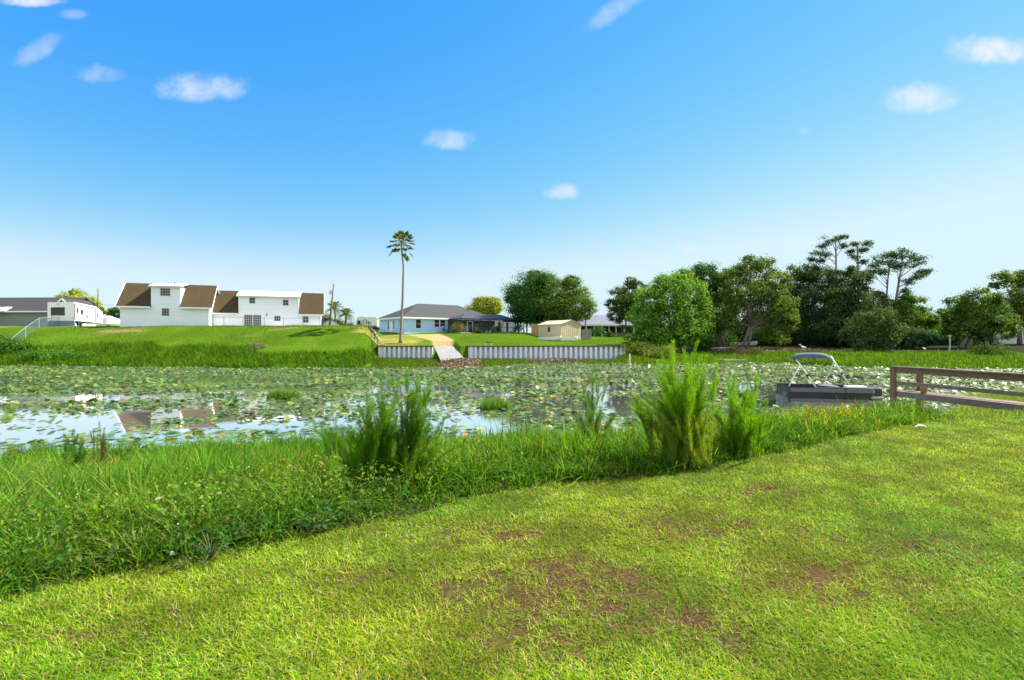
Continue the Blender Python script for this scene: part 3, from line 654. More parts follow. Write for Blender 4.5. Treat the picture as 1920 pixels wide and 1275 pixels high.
fennel(1275, 884, 6.5, [(1262,640,34),(1282,655,34),(1310,640,30),(1240,662,34),(1296,690,40),(1325,668,30),(1222,690,36),(1208,745,30),(1252,700,44),(1336,720,34),(1190,740,16),(1270,720,40)], 'tallest and broadest feathery green weed, orange brown at its base', (.145,.300,.012), 1.0, .15, dead=.25)
fennel(1385, 868, 7.0, [(1378,700,30),(1356,720,28),(1402,725,28),(1425,700,16),(1415,760,26),(1345,770,28),(1390,770,34),(1432,780,22)], 'lower bushy feathery weed right of the tallest one', (.120,.265,.012), .95, .12)
fennel(138, 905, 8.6, [(137,806,20),(150,830,16)], 'small pointed weed rising at the left shore', (.07,.18,.02), .8, .04)
fennel(190, 905, 8.4, [(186,792,12),(194,815,12)], 'thin brownish seed spire right of the small pointed weed', (.14,.16,.04), .5, .03)
fennel(640, 880, 7.4, [(600,790,36),(630,785,40),(655,800,36),(615,800,36)], 'low rounded light green bush left of the tall feathery clumps', (.09,.21,.02), .95, .10)

def broadleaf(px, py, D, h, nl, size, label, col, group='broad leaved plants in the weeds'):
    q = P(px, py, D); q[2] = float(H(q[0], q[1]))
    t = thing('leafy_plant', label, 'plant', q, group); sm = MB(); V = []; Fc = []; c = []
    for i in range(nl):
        az = RNG.random()*6.283; rr = h*(.2+.55*RNG.random()); hz = h*(.25+.8*RNG.random())
        tip = q+np.array([math.cos(az)*rr, math.sin(az)*rr, hz]); sm.tube([q, q*.5+tip*.5+np.array([0,0,.03]), tip], [.0035,.003,.002], 4)
        d = np.array([math.cos(az), math.sin(az), -.25+.3*RNG.normal()]); d /= np.linalg.norm(d); sd = np.cross(d, (0,0,1)); sd /= np.linalg.norm(sd); up = np.cross(sd, d)
        s = size*.62*(.7+.6*RNG.random()); o = len(V)
        prof = [(0,.05),(.25,.38),(.55,.42),(.8,.25),(1,.02)]
        for (a, b) in prof:
            for sgn in (-1, 0, 1): V.append(tip+d*s*a+sd*s*b*sgn+up*s*(.08*abs(sgn)-.25*a*a))
        for k in range(4):
            for j in range(2): p0 = o+k*3+j; Fc += [p0, p0+1, p0+4, p0+3]
        cl = np.array(col)*(.7+.6*RNG.random()); c += [cl]*15
    arr_mesh('foliage', np.array(V), Fc, np.full(len(Fc)//4, 4), LEAF, t, np.array(c), True)
    build('stem', sm, MATS['weed_stem'], t)
broadleaf(395, 1040, 3.75, .20, 22, .065, 'rounded dark green leafy plant at the lawn edge near the white flower', (.035,.115,.03))
broadleaf(345, 1078, 3.60, .11, 10, .05, 'low round leaved plant just left of the white flower', (.06,.15,.025))
broadleaf(105, 1078, 3.5, .14, 14, .055, 'bright round leaved plant at the lower left lawn edge', (.06,.165,.02))
broadleaf(200, 1060, 3.62, .15, 16, .07, 'dark broad leaved plant in the shade of the left weeds', (.03,.10,.025))
broadleaf(600, 995, 4.25, .22, 22, .075, 'blue green broad leaved plant below the dark weed clump', (.03,.11,.035))
broadleaf(655, 975, 4.5, .20, 18, .05, 'light green leafy plant with a reddish leaf beneath the dark weed clump', (.075,.17,.022))
broadleaf(470, 1010, 4.1, .20, 16, .07, 'dusky green leafy plant between grass blades left of centre', (.04,.11,.03))
broadleaf(280, 1010, 4.2, .24, 22, .06, 'tangled dark leafy plant deep in the left weeds', (.04,.12,.025))
broadleaf(60, 1000, 4.3, .28, 26, .06, 'leafy green plant at the far left picture edge of the weeds', (.05,.14,.025))
def white_flower():
    q = P(322, 1038, 3.72); b = q.copy(); b[2] = float(H(q[0], q[1]))
    t = thing('white_flower', 'single round white flower head at the edge of the lawn', 'flower', b)
    m = MB(); m.tube([b, (b+q)/2+np.array([.01,0,0]), q], .002, 5); build('stem', m, MATS['weed_stem'], t)
    m = MB()
    for k in range(46):
        a = k*2.4; e = math.acos(1-1.5*(k+.5)/46); d = np.array([math.sin(e)*math.cos(a), math.sin(e)*math.sin(a), math.cos(e)])
        m.beam(q, q+d*.017, .004, .004)
    build('petals', m, BIRDW, t)
white_flower()

# ------------------------------------------------------------------ houses beyond the pond
class Frame3:                   # a house's own axes: u along the front, v into the depth
    def __init__(s, O, ang, z0):
        s.O = np.array([O[0], O[1], 0.]); s.X = np.array([math.cos(ang), math.sin(ang), 0]); s.Y = np.array([-math.sin(ang), math.cos(ang), 0]); s.z0 = z0
    def p(s, u, v, z): return s.O+s.X*u+s.Y*v+np.array([0, 0, z])
    def box(s, mb, u0, u1, v0, v1, z0, z1): return mb.obox(s.O, s.X, s.Y, u0, u1, v0, v1, z0, z1)
def window(fr, parent, u0, u1, z0, z1, v=0., cols=2, rows=2, glass=GLASS, depth=.06, fm=FRAMEM, name='window', label=None):
    """frame proud of the wall plane v with its glass as a sub-part"""
    m = MB(); w_ = .07; d0, d1 = v-depth, v+.02
    fr.box(m, u0, u1, d0, d1, z0, z0+w_); fr.box(m, u0, u1, d0, d1, z1-w_, z1)
    fr.box(m, u0, u0+w_, d0, d1, z0+w_, z1-w_); fr.box(m, u1-w_, u1, d0, d1, z0+w_, z1-w_)
    for i in range(1, cols): c = u0+(u1-u0)*i/cols; fr.box(m, c-.022, c+.022, d0+.012, d1, z0+w_, z1-w_)
    for j in range(1, rows):
        c = z0+(z1-z0)*j/rows
        for i in range(cols):
            a = u0+w_ if i == 0 else u0+(u1-u0)*i/cols+.022; b = u1-w_ if i == cols-1 else u0+(u1-u0)*(i+1)/cols-.022
            fr.box(m, a, b, d0+.014, d1-.003, c-.022, c+.022)
    o = build(name, m, fm, parent)
    if label: o['label'] = label
    m = MB(); fr.box(m, u0+w_*.5, u1-w_*.5, v-.022, v+.012, z0+w_*.5, z1-w_*.5); build('pane', m, glass, o)
    return o
def gable_wall(mb, fr, u, v0, v1, ze, zr, th=.2):     # triangular end wall in the plane u
    a = [fr.p(u, v0, ze), fr.p(u, v1, ze), fr.p(u, (v0+v1)/2, zr)]; b = [q+fr.X*th for q in a]
    return mb.add(a+b, [(0,2,1),(3,4,5),(0,1,4,3),(1,2,5,4),(2,0,3,5)])
TH = R(20); O1 = (-61.25, 80.0); Z1 = 5.2
def white_house():
    f = Frame3(O1, TH, Z1)
    t = thing('white_house', 'long white house on the rise with two brown shingled gables and tall wall dormers', 'house', f.p(12, 4, Z1))
    L1, d1 = 12.25, 8.0; ze, zr = 8.62, 12.25
    O2 = f.p(L1, 2.4, 0); g = Frame3(O2, TH, Z1); L2, d2 = 17.2, 7.0; ye, yr = 7.95, 11.6
    m = MB(); f.box(m, 0, L1, 0, d1, Z1-.6, ze); gable_wall(m, f, 0, 0, d1, ze, zr-.12); gable_wall(m, f, L1-.2, 0, d1, ze, zr-.12)
    f.box(m, 4.1, 8.1, -.012, 3.4, ze-.3, 11.55)                       # wall dormer, flush with the front
    build('wall', m, WHITEW, t)
    m = MB(); g.box(m, .01, L2, 0, d2, Z1-.6, ye); gable_wall(m, g, L2-.2, 0, d2, ye, yr-.12); gable_wall(m, g, .012, 0, d2, ye, yr-.12)
    g.box(m, 3.9, 13.45, -.012, 3.2, ye-.3, 10.5)
    build('wall', m, WHITEW, t)
    def roof(fr, L, dd, e, r, dorm, nm):
        m = MB(); ov = .45; sl = (r-e)/(dd/2)
        for (a, b) in ((-ov, dorm[0]), (dorm[1], L+ov)):
            m.slab([fr.p(a, -ov, e-ov*sl), fr.p(b, -ov, e-ov*sl), fr.p(b, dd/2, r), fr.p(a, dd/2, r)], .16)
        m.slab([fr.p(L+ov, dd+ov, e-ov*sl), fr.p(-ov, dd+ov, e-ov*sl), fr.p(-ov, dd/2, r), fr.p(L+ov, dd/2, r)], .16)
        ro = build('roof', m, SHINGLE, t)
        m = MB()
        for (a, b) in ((-ov, dorm[0]-.02), (dorm[1]+.02, L+ov)): fr.box(m, a, b, -ov-.14, -ov-.004, e-ov*sl-.24, e-ov*sl-.01)
        build('gutter', m, WHITET, t)
        m = MB()
        for uu in (-ov-.06, L+ov+.012):                                # white rake boards
            for sgn in (0, 1):
                va = -ov if sgn == 0 else dd+ov
                a = fr.p(uu, va, e-ov*sl-.08); b = fr.p(uu, dd/2, r-.08); m.beam(a+fr.X*.02, b+fr.X*.02, .05, .24)
        build('rake_board', m, WHITET, t)
    roof(f, L1, d1, ze, zr, (4.1, 8.1), 1); roof(g, L2, d2, ye, yr, (3.9, 13.45), 2)
    for (fr, a, b, zf, zb, vb) in ((f, 4.1, 8.1, 11.62, 12.32, 4.0), (g, 3.9, 13.45, 10.58, 11.68, 3.5)):
        m = MB(); m.slab([fr.p(a-.3, -.35, zf-.04), fr.p(b+.3, -.35, zf-.04), fr.p(b+.3, vb+.1, zb+.03), fr.p(a-.3, vb+.1, zb+.03)], .12); build('dormer_roof', m, WROOF, t)
        m = MB(); fr.box(m, a-.3, b+.3, -.41, -.353, zf-.30, zf-.04); build('fascia', FRAMEM and m, FRAMEM, t)
    for (fr, u, v, z) in ((f, 6.8, 2.2, 12.0), (g, 9.6, 1.5, 11.0)):
        m = MB(); m.tube([fr.p(u, v, z-.2), fr.p(u, v, z+.38)], .06, 8); build('vent_pipe', m, DKMET, t)
    window(f, t, 5.35, 6.75, 9.95, 11.2, -.012, 4, 3); window(f, t, 5.55, 6.6, 6.75, 8.0, 0, 3, 3)
    window(g, t, 5.55, 6.5, 9.2, 10.25, -.012, 2, 2); window(g, t, 10.85, 11.8, 8.95, 10.0, -.012, 2, 2)
    window(g, t, 9.45, 10.5, 6.2, 7.15, 0, 3, 2); window(g, t, 14.1, 15.1, 5.95, 7.1, 0, 2, 2)
    window(g, t, 4.75, 6.08, Z1+.04, 7.25, 0, 4, 5, DOORG, name='patio_door'); window(g, t, 6.13, 7.45, Z1+.04, 7.25, 0, 4, 5, DOORG, name='patio_door')
    for u in (3.3, 8.3):
        m = MB(); g.box(m, u-.06, u+.06, -.16, -.002, 7.15, 7.5); build('wall_lamp', m, DKMET, t)
    for (fr, u, za, zb) in ((f, L1-.12, Z1, ze-.2), (g, L2-.12, Z1, ye-.2)):
        m = MB(); fr.box(m, u-.08, u+.04, -.11, -.003, za, zb); build('downpipe', m, WHITET, t)
    # pale patio slab before the second wing
    m = MB(); g.box(m, .2, L2+2.2, -2.6, -.02, Z1-.5, Z1+.07); tag(build('patio', m, CONC), 'pale concrete patio before the white house', None, None, 'structure')
    return f, g
FW, GW = white_house()

def fence(name, label, pts, zt, post, meshm, thick=.035, group=None, railm=STEEL):
    """chain link fence through points on the ground"""
    q0 = pts[0]; t = thing(name, label, 'fence', (q0[0], q0[1], float(H(q0[0], q0[1]))), group)
    G = [np.array([p[0], p[1], float(H(p[0], p[1]))]) for p in pts]
    for q in G:
        m = MB(); m.tube([q-np.array([0,0,.15]), q+np.array([0,0,zt])], thick, 8); m.lathe(q+np.array([0,0,zt]), [(thick*1.3,0),(thick*.9,.04),(.004,.07)], 8); build('post', m, post, t)
    for a, b in zip(G[:-1], G[1:]):
        d = unit(b-a)*thick*1.02
        m = MB(); m.tube([a+d+np.array([0,0,zt-.05]), b-d+np.array([0,0,zt-.05])], .022, 6); build('rail', m, railm, t)
        m = MB(); n = unit(np.cross(b-a, (0,0,1)))*.006; dd = d*1.1
        m.add([a+dd+n+[0,0,.02], b-dd+n+[0,0,.02], b-dd+n+[0,0,zt-.09], a+dd+n+[0,0,zt-.09]], [(0,1,2,3)]); build('wire_mesh', m, meshm, t)
fence('chain_link_fence', 'thin chain link fence round the patio of the white house', [tuple(GW.p(u, v, 0)[:2]) for (u, v) in ((.6,-3.0),(2.2,-3.0),(5.0,-3.0),(8.2,-3.0),(11.2,-3.0),(14.2,-3.0),(17.0,-3.0))], 1.5, DKMET, WIREM, .03, None, DKMET)
def pfence(): 
    return [((px-960)/960*D, D) for (px, D) in ((22,66),(48,72),(73,78),(97,82),(118,83),(138,84))]
fence('chain_link_fence', 'pale chain link fence with blue grey screening before the camper trailer', pfence(), 1.5, mat('dull_steel', (.34,.36,.37), .6), SCRN2, .038, None, MATS['dull_steel'])

def patio_boat():
    q = P(582, 612, 93.0); q[2] = Z1+.12
    t = thing('small_boat', 'small white boat with a white arch on the patio by the white house', 'boat', q)
    m = MB(); X = np.array([1,.15,0]); Y = np.array([-.15,1,0])
    secs = [(-2.2,.45,.35),(-1.6,.8,.15),(0,.95,.1),(1.3,.9,.1),(1.7,.85,.15)]; V = []; 
    for (a, wd, zb) in secs: V += [q+X*a+Y*s*wd+np.array([0,0,z]) for (s, z) in ((-1,1.05),(-.75,zb+.1),(0,zb),(.75,zb+.1),(1,1.05))]
    F_ = [(i*5+k, i*5+k+1, i*5+k+6, i*5+k+5) for i in range(4) for k in range(4)]+[(i*5, i*5+5, i*5+9, i*5+4) for i in range(4)]+[(0,4,3,2,1),(20,21,22,23,24)]
    m.add(V, F_); build('hull', m, RVW, t)
    m = MB()
    for s in (-.7, .7): m.tube([q+X*-.2+Y*s+[0,0,1.0], q+X*.25+Y*s+[0,0,2.2], q+X*.9+Y*s+[0,0,2.4], q+X*1.5+Y*s+[0,0,1.9], q+X*1.6+Y*s+[0,0,1.0]], .06, 6)
    m.beam(q+X*.5+Y*-.7+[0,0,2.38], q+X*.5+Y*.7+[0,0,2.38], .5, .05); build('arch', m, WHITET, t)
    m = MB(); m.obox(q, X, Y, 1.72, 2.3, -.25, .25, .2, 1.3); build('outboard_motor', m, DKMET, t, bevel=.08)
patio_boat()

def grey_house():
    D = 100.; z0 = 5.25; f = Frame3((-112., 103.), R(-2), z0)
    t = thing('grey_house', 'low grey house with a dark roof behind the camper trailer', 'house', f.p(10, 5, z0))
    u1 = 21.0
    m = MB(); f.box(m, 0, u1, 0, 9, z0-.8, 9.05); build('wall', m, GREYW, t)
    m = MB(); sl = 2.65/4.5; ov = .6
    m.slab([f.p(-1, -ov, 9.05-ov*sl), f.p(u1+2.2, -ov, 9.05-ov*sl), f.p(u1+2.2, 4.5, 11.8), f.p(-1, 4.5, 11.8)], .18)
    m.slab([f.p(u1+2.2, 9+ov, 9.05-ov*sl), f.p(-1, 9+ov, 9.05-ov*sl), f.p(-1, 4.5, 11.8), f.p(u1+2.2, 4.5, 11.8)], .18); build('roof', m, DSHINGLE, t)
    m = MB(); f.box(m, -1, u1+2.2, -ov-.12, -ov-.004, 8.42, 8.68); build('gutter', m, WHITET, t)
    m = MB()                                                           # white gable wing facing the pond
    a = u1+.6; b = a+4.6; c = (a+b)/2
    f.box(m, a, b, -1.4, 3.5, z0-.8, 8.8); m.add([f.p(a,-1.4,8.8), f.p(b,-1.4,8.8), f.p(c,-1.4,10.9), f.p(a,3,8.8), f.p(b,3,8.8), f.p(c,3,10.9)], [(0,1,2),(5,4,3),(0,3,4,1),(1,4,5,2),(2,5,3,0)]); build('gable_wing', m, WHITEW, t)
    m = MB()
    for (e) in (a-.5, b+.5): m.slab([f.p(e,-1.9,8.42), f.p(c,-1.9,11.05), f.p(c,4.4,11.05), f.p(e,4.4,8.42)] if e < c else [f.p(c,-1.9,11.05), f.p(e,-1.9,8.42), f.p(e,4.4,8.42), f.p(c,4.4,11.05)], .14)
    build('roof', m, DSHINGLE, t)
    m = MB()
    for e in (a-.5, b+.5): m.beam(f.p(e,-1.96,8.36), f.p(c,-1.96,10.98), .06, .3)
    build('rake_board', m, WHITET, t)
    m = MB(); m.slab([f.p(8.2,-2.4,8.2), f.p(11.2,-.9,8.75), f.p(11.2,.6,9.6), f.p(8.2,.4,9.5)], .2); build('porch_roof', m, WROOF, t)
grey_house()

def camper():
    P1, P2, P3, P4 = [(px-960)/960*D for px, D in ((89,83),(139,82),(180,92),(193,97))], None, None, None
    pts = [((px-960)/960*D, D) for px, D in ((89,83.2),(139,82.2),(180,91),(192.5,96),(176,99),(100,91))]
    z0 = 5.25; t = thing('camper_trailer', 'cream white camper trailer with a big dark rear window', 'camper', (pts[0][0]+2, 84, z0))
    m = MB(); top = [9.05,9.0,8.85,8.15,8.3,9.0]; bot = z0+.75
    n = len(pts); V = [(p[0], p[1], bot) for p in pts]+[(p[0], p[1], h) for p, h in zip(pts, top)]
    m.add(V, [tuple(range(n-1,-1,-1)), tuple(range(n,2*n))]+[(i,(i+1)%n,n+(i+1)%n,n+i) for i in range(n)]); build('shell', m, RVW, t)
    def wall_frame(a, b):
        a = np.array([*a, 0.]); b = np.array([*b, 0.]); x = unit(b-a); fr = Frame3(a, math.atan2(x[1], x[0]), z0); return fr, np.linalg.norm(b-a)
    f1, L1 = wall_frame(pts[0], pts[1]); f2, L2 = wall_frame(pts[1], pts[2]); f3, L3 = wall_frame(pts[2], pts[3])
    window(f1, t, .75, 3.45, z0+1.62, z0+2.95, 0, 2, 1, fm=RVT)
    window(f2, t, .9, 1.5, z0+2.05, z0+2.95, 0, 1, 1, fm=RVT); window(f2, t, 2.6, 3.7, z0+1.9, z0+2.7, 0, 1, 1, fm=RVT)
    window(f2, t, 5.0, 5.5, z0+1.35, z0+1.9, 0, 1, 1, fm=RVT); window(f3, t, .8, 1.5, z0+1.7, z0+2.4, 0, 1, 1, fm=RVT)
    m = MB(); f2.box(m, .02, .35, -.05, -.003, z0+.9, z0+3.5); f2.box(m, L2-.5, L2-.2, -.05, -.003, z0+.9, z0+3.3); f2.box(m, .36, L2-.51, -.045, -.003, z0+3.3, z0+3.42); build('trim_band', m, RVT, t)
    m = MB(); f1.box(m, .1, .45, -.04, -.003, z0+1.1, z0+1.2); f1.box(m, L1-.5, L1-.15, -.04, -.003, z0+1.1, z0+1.2); f1.box(m, 1.8, 2.6, -.04, -.003, z0+3.42, z0+3.5); build('tail_light', m, RVT, t)
    m = MB(); f1.box(m, .1, L1, .05, .2, z0-.2, z0+.748); build('base_panel', m, BLUEG, t)  # blue-grey panel filling the space under the rear wall of the shell
    for u in (2.2, 3.2):
        m = MB(); c = f2.p(u, .06, z0+.4); m.tube([c, c+f2.Y*.25], .42, 16); build('wheel', m, DKMET, t)
camper()
def rear_boats():
    for i, (px, D, lab) in enumerate(((205, 104, 'pale covered boat on a trailer between camper and white house'),)):
        q = P(px, 605, D); q[2] = float(H(q[0], q[1])); t = thing('covered_boat', lab, 'boat', q)
        m = MB(); V = []
        for (a, h, wd) in ((-2.4,1.4,.6),(-1.2,2.3,1.1),(.2,2.6,1.2),(1.8,2.0,1.0),(2.6,1.3,.3)): V += [q+np.array([a, s*wd, z]) for (s, z) in ((-.8,.45),(-1,.9),(-.6,h*.85),(0,h),(.6,h*.85),(1,.9),(.8,.45))]
        m.add(V, [(i_*7+k, i_*7+(k+1)%7, i_*7+7+(k+1)%7, i_*7+7+k) for i_ in range(4) for k in range(7)]+[tuple(range(6,-1,-1)), tuple(range(28,35))]); build('cover', m, RVW, t)
        m = MB(); m.beam(q+[-2.2,0,.35], q+[3.4,0,.35], .15, .12); build('trailer_frame', m, DKMET, t)
        for s in (-1, 1):
            m = MB(); m.tube([q+[.6, s*.95, .33], q+[.6, s*1.15, .33]], .33, 14); build('wheel', m, DKMET, t)
rear_boats()
def power_pole(name, label, px, pyb, pyt, D, lean=0, r=.16, arm=False):
    q = P(px, pyb, D); q[2] = float(H(q[0], q[1])); top = P(px+lean, pyt, D)
    t = thing(name, label, 'pole', q); m = MB(); m.tube([q-[0,0,.4], (q+top)/2, top], [r*1.15, r, r*.8], 10); build('shaft', m, POLEW if not arm else POLEW, t, True)
    if arm:
        m = MB(); c = q*.2+top*.8; m.tube([c+[-.5,-.1,-.3], c+[-.5,-.1,.5]], .26, 10); m.beam(c+[-.5,-.1,.1], c+[0,0,.1], .08, .08); build('transformer', m, STEEL, t)
    return top
tp1 = power_pole('utility_pole', 'plain grey utility pole above the camper trailer', 184, 600, 541, 112)
tp2 = power_pole('utility_pole', 'leaning brown utility pole with a transformer right of the white house', 617, 618, 532, 108, 9, .19, True)
m = MB(); a = tp1-[0,0,3.2]; b = FW.p(0, 4, 9.4); m.tube([a+(b-a)*k/6-np.array([0,0,.6*(1-(2*k/6-1)**2)]) for k in range(7)], .025, 5)
tag(build('power_line', m, DKMET), 'thin power line from the grey pole to the white house', 'cable')

def white_shed():
    q = P(606, 618, 112.0); f = Frame3(q, R(12), 4.9); t = thing('white_shed', 'small white garden shed behind the leaning utility pole', 'shed', f.p(1.4, 1, 4.9))
    m = MB(); f.box(m, 0, 2.9, 0, 2.4, 4.5, 6.75); m.add([f.p(0,0,6.75), f.p(2.9,0,6.75), f.p(1.45,0,7.5), f.p(0,2.4,6.75), f.p(2.9,2.4,6.75), f.p(1.45,2.4,7.5)], [(0,1,2),(5,4,3),(0,3,4,1),(1,4,5,2),(2,5,3,0)]); build('wall', m, WHITEW, t)
    m = MB(); m.slab([f.p(-.2,-.2,6.66), f.p(1.45,-.2,7.56), f.p(1.45,2.6,7.56), f.p(-.2,2.6,6.66)], .08); m.slab([f.p(1.45,-.2,7.56), f.p(3.1,-.2,6.66), f.p(3.1,2.6,6.66), f.p(1.45,2.6,7.56)], .08); build('roof', m, GSHINGLE, t)
    m = MB(); f.box(m, .9, 2.0, -.05, -.003, 4.95, 6.55); build('door', m, WHITET, t)
white_shed()
def camper_mid():
    q = P(668, 610, 118.0); z0 = 4.6; f = Frame3((q[0], 118.), R(8), z0); t = thing('white_truck_camper', 'white boxy camper with rounded corner between the palms and blue house', 'camper', f.p(2.2, 1.5, z0))
    L = 4.7; prof = [(0,.7),(0,2.9),(.25,3.5),(.8,3.75),(L-.2,3.6),(L,3.3),(L,.7)]; m = MB(); n = len(prof)
    m.add([f.p(a, 0, z0+b) for a, b in prof]+[f.p(a, 3, z0+b) for a, b in prof], [tuple(range(n)), tuple(range(2*n-1,n-1,-1))]+[(i, n+i, n+(i+1)%n, (i+1)%n) for i in range(n)]); build('shell', m, RVW, t)
    window(f, t, .25, .95, z0+1.9, z0+2.8, 0, 1, 1, fm=RVT)
    m = MB(); f.box(m, 2.2, 3.3, -.04, -.003, z0+2.3, z0+2.5); build('trim_band', m, RVT, t)
    m = MB(); f.box(m, 1.4, 2.2, 1, 1.7, z0+3.6, z0+3.95); build('roof_vent', m, RVW, t)
    for u in (1.0, 3.6):
        m = MB(); c = f.p(u, .03, z0+.4); m.tube([c, c+f.Y*.3], .42, 14); build('wheel', m, DKMET, t)
    f2 = Frame3(P(703, 610, 122)[:2], R(5), z0); t = thing('white_van', 'low white van half hidden beside the blue house', 'van', f2.p(1, 1, z0)); m = MB()
    prof = [(0,.5),(0,1.6),(.5,2.4),(1.0,2.5),(2.4,2.5),(2.5,.5)]; n = 6
    m.add([f2.p(a, 0, z0+b) for a, b in prof]+[f2.p(a, 1.9, z0+b) for a, b in prof], [tuple(range(n)), tuple(range(2*n-1,n-1,-1))]+[(i, n+i, n+(i+1)%n, (i+1)%n) for i in range(n)]); build('body', m, RVW, t)
    for u in (.5, 1.9):
        m = MB(); c = f2.p(u, .02, z0+.33); m.tube([c, c+f2.Y*.25], .33, 12); build('wheel', m, DKMET, t)
camper_mid()

BH = Frame3((-19.45, 92.0), math.atan2(.6, .8), 4.2)
def hip_roof(fr, u0, u1, v0, v1, ze, zr, ov, m, name, parent, fascia, inset=None):
    a, b, c, d = u0-ov, u1+ov, v0-ov, v1+ov; vm = (v0+v1)/2; ins = (d-c)/2 if inset is None else inset
    r0, r1 = fr.p(a+ins, vm, zr), fr.p(b-ins, vm, zr); k = [fr.p(a,c,ze), fr.p(b,c,ze), fr.p(b,d,ze), fr.p(a,d,ze)]
    mb = MB(); mb.slab([k[0],k[1],r1,r0], .12); mb.slab([k[2],k[3],r0,r1], .12); mb.slab([k[1],k[2],r1], .12); mb.slab([k[3],k[0],r0], .12); build(name, mb, m, parent)
    mb = MB(); fr.box(mb, a, b, c-.06, c-.004, ze-.3, ze-.02); fr.box(mb, a-.06, a-.004, c, d, ze-.3, ze-.02); fr.box(mb, b+.004, b+.06, c, d, ze-.3, ze-.02); build('fascia', mb, fascia, parent)
    mb = MB(); fr.box(mb, a+.02, b-.02, c+.02, d-.02, ze-.26, ze-.20); build('soffit', mb, fascia, parent)
def blue_house():
    f = BH; z0 = 4.2; t = thing('blue_house', 'pale blue single storey house with a grey hip roof and screened porch', 'house', f.p(10, 6, z0))
    L, dp = 20., 11.; ze = 6.95
    m = MB(); f.box(m, 0, L, 0, dp, z0-.8, ze-.02); build('wall', m, BLUEW, t)
    hip_roof(f, 0, L, 0, dp, ze+.12, 10.0, .5, GSHINGLE, 'roof', t, WHITET)
    window(f, t, 2.3, 3.45, 5.0, 6.7, 0, 1, 2, fm=WHITET); window(f, t, 6.1, 7.25, 5.3, 6.75, 0, 1, 2, fm=WHITET); window(f, t, 7.32, 8.5, 5.3, 6.75, 0, 1, 2, fm=WHITET)
    s = Frame3(f.p(0, dp, 0), math.atan2(.6, .8)-math.pi/2, z0)                # the wall on the left, seen along it
    for (a, b, zz) in ((6.4,7.2,4.9),(3.9,4.7,4.9),(9.2,9.9,5.3)): window(s, t, a, b, zz, 6.6, 0, 1, 2, fm=WHITET)
    m = MB(); s.box(m, 5.0, 6.0, -.05, -.003, z0, 6.4); build('door', m, WHITET, t)
    for (u, v) in ((1.4, 4.2), (15.5, 3.2)):
        z = ze+(3.05)*min(v+.5, u+.5, L-u+.5)/6.0; m = MB(); m.tube([f.p(u, v, z-.2), f.p(u, v, z+.35)], .09, 8); build('vent_pipe', m, DKMET, t)
    # screened porch
    a, b, pv = 9.0, 21.5, -5.0; zt = 6.72
    fr = MB(); us = [a, 11.6, 13.2, 15.4, 17.6, 19.6, b]
    for u in us: f.box(fr, u-.05, u+.05, pv-.05, pv+.05, z0+.1, zt)
    for v in (pv+1.6, pv+3.3): f.box(fr, a-.05, a+.05, v-.05, v+.05, z0+.1, zt)
    f.box(fr, a-.05, b+.05, pv-.06, pv+.06, zt, zt+.14); f.box(fr, a-.06, a+.06, pv+.07, -.02, zt, zt+.14); f.box(fr, a+.06, b-.06, pv-.035, pv+.035, z0+1.1, z0+1.18)
    build('porch_frame', fr, mat('bronze_frame', (.05,.05,.055), .5), t)
    m = MB(); q = [f.p(a+.02, pv, z0+.1), f.p(b, pv, z0+.1), f.p(b, pv, zt), f.p(a+.02, pv, zt)]; m.add(q, [(0,1,2,3)]); q = [f.p(a, pv+.03, z0+.1), f.p(a, -.03, z0+.1), f.p(a, -.03, zt), f.p(a, pv+.03, zt)]; m.add(q, [(0,3,2,1)]); build('porch_screen', m, SCREEN, t)
    m = MB(); r0, r1 = f.p(a+2.6, pv+3.0, 7.95), f.p(b-1.5, pv+3.0, 7.95); k = [f.p(a-.25, pv-.25, zt+.15), f.p(b+.25, pv-.25, zt+.15), f.p(b+.25, .05, zt+.15), f.p(a-.25, .05, zt+.15)]
    m.slab([k[0],k[1],r1,r0], .05); m.slab([k[3],k[0],r0], .05); m.slab([k[1],k[2],r1], .05); build('porch_roof', m, mat('dark_porch_roof', (.038,.040,.052), .6), t)
    m = MB(); f.box(m, 10.3, 11.35, pv-.03, pv-.062+.09, z0+.1, 6.35); build('screen_door', m, SCREEN, t)
    m = MB(); f.box(m, 10.2, 10.3, pv-.075, pv+.06, z0+.1, 6.35); f.box(m, 11.35, 11.45, pv-.075, pv+.06, z0+.1, 6.35); f.box(m, 10.3, 11.35, pv-.075, pv+.06, 6.25, 6.36); build('door_frame', m, mat('door_trim', (.25,.25,.27), .5), t)
    m = MB(); f.box(m, a-.3, b+.3, pv-.3, -.02, z0-.7, z0+.08); build('porch_floor', m, CONC, t)
    m = MB(); f.box(m, 9.7, 12.2, pv-1.3, pv-.31, z0-.7, z0-.05); build('door_step', m, mat('pink_pavers', (.42,.30,.27), .9, noise=.2, nscale=5), t)
    m = MB(); f.box(m, 15.2, 17.2, -.3, -.05, 5.9, 6.15); build('awning', m, WHITET, t)
    # open pavilion at the right end
    p = thing('pavilion', 'dark roofed open pavilion with pale posts at the end of the screened porch', 'pavilion', f.p(24, -3, z0)); c0, c1 = 22.2, 27.0
    for (u, v) in ((c0+.2,-4.6),(c1-.2,-4.6),(c0+.2,-.8),(c1-.2,-.8),(24.6,-4.6)):
        m = MB(); f.box(m, u-.11, u+.11, v-.11, v+.11, z0-.3, 6.5); build('post', m, mat('pale_post', (.36,.31,.24), .8), p)
    m = MB(); f.box(m, c0-.1, c1+.1, -4.8, -4.5, 6.5, 6.75); build('beam', m, WOODG, p)
    hip_roof(f, c0, c1, -4.8, -.6, 6.85, 7.7, .3, MATS['dark_porch_roof'], 'roof', p, DKMET)
blue_house()
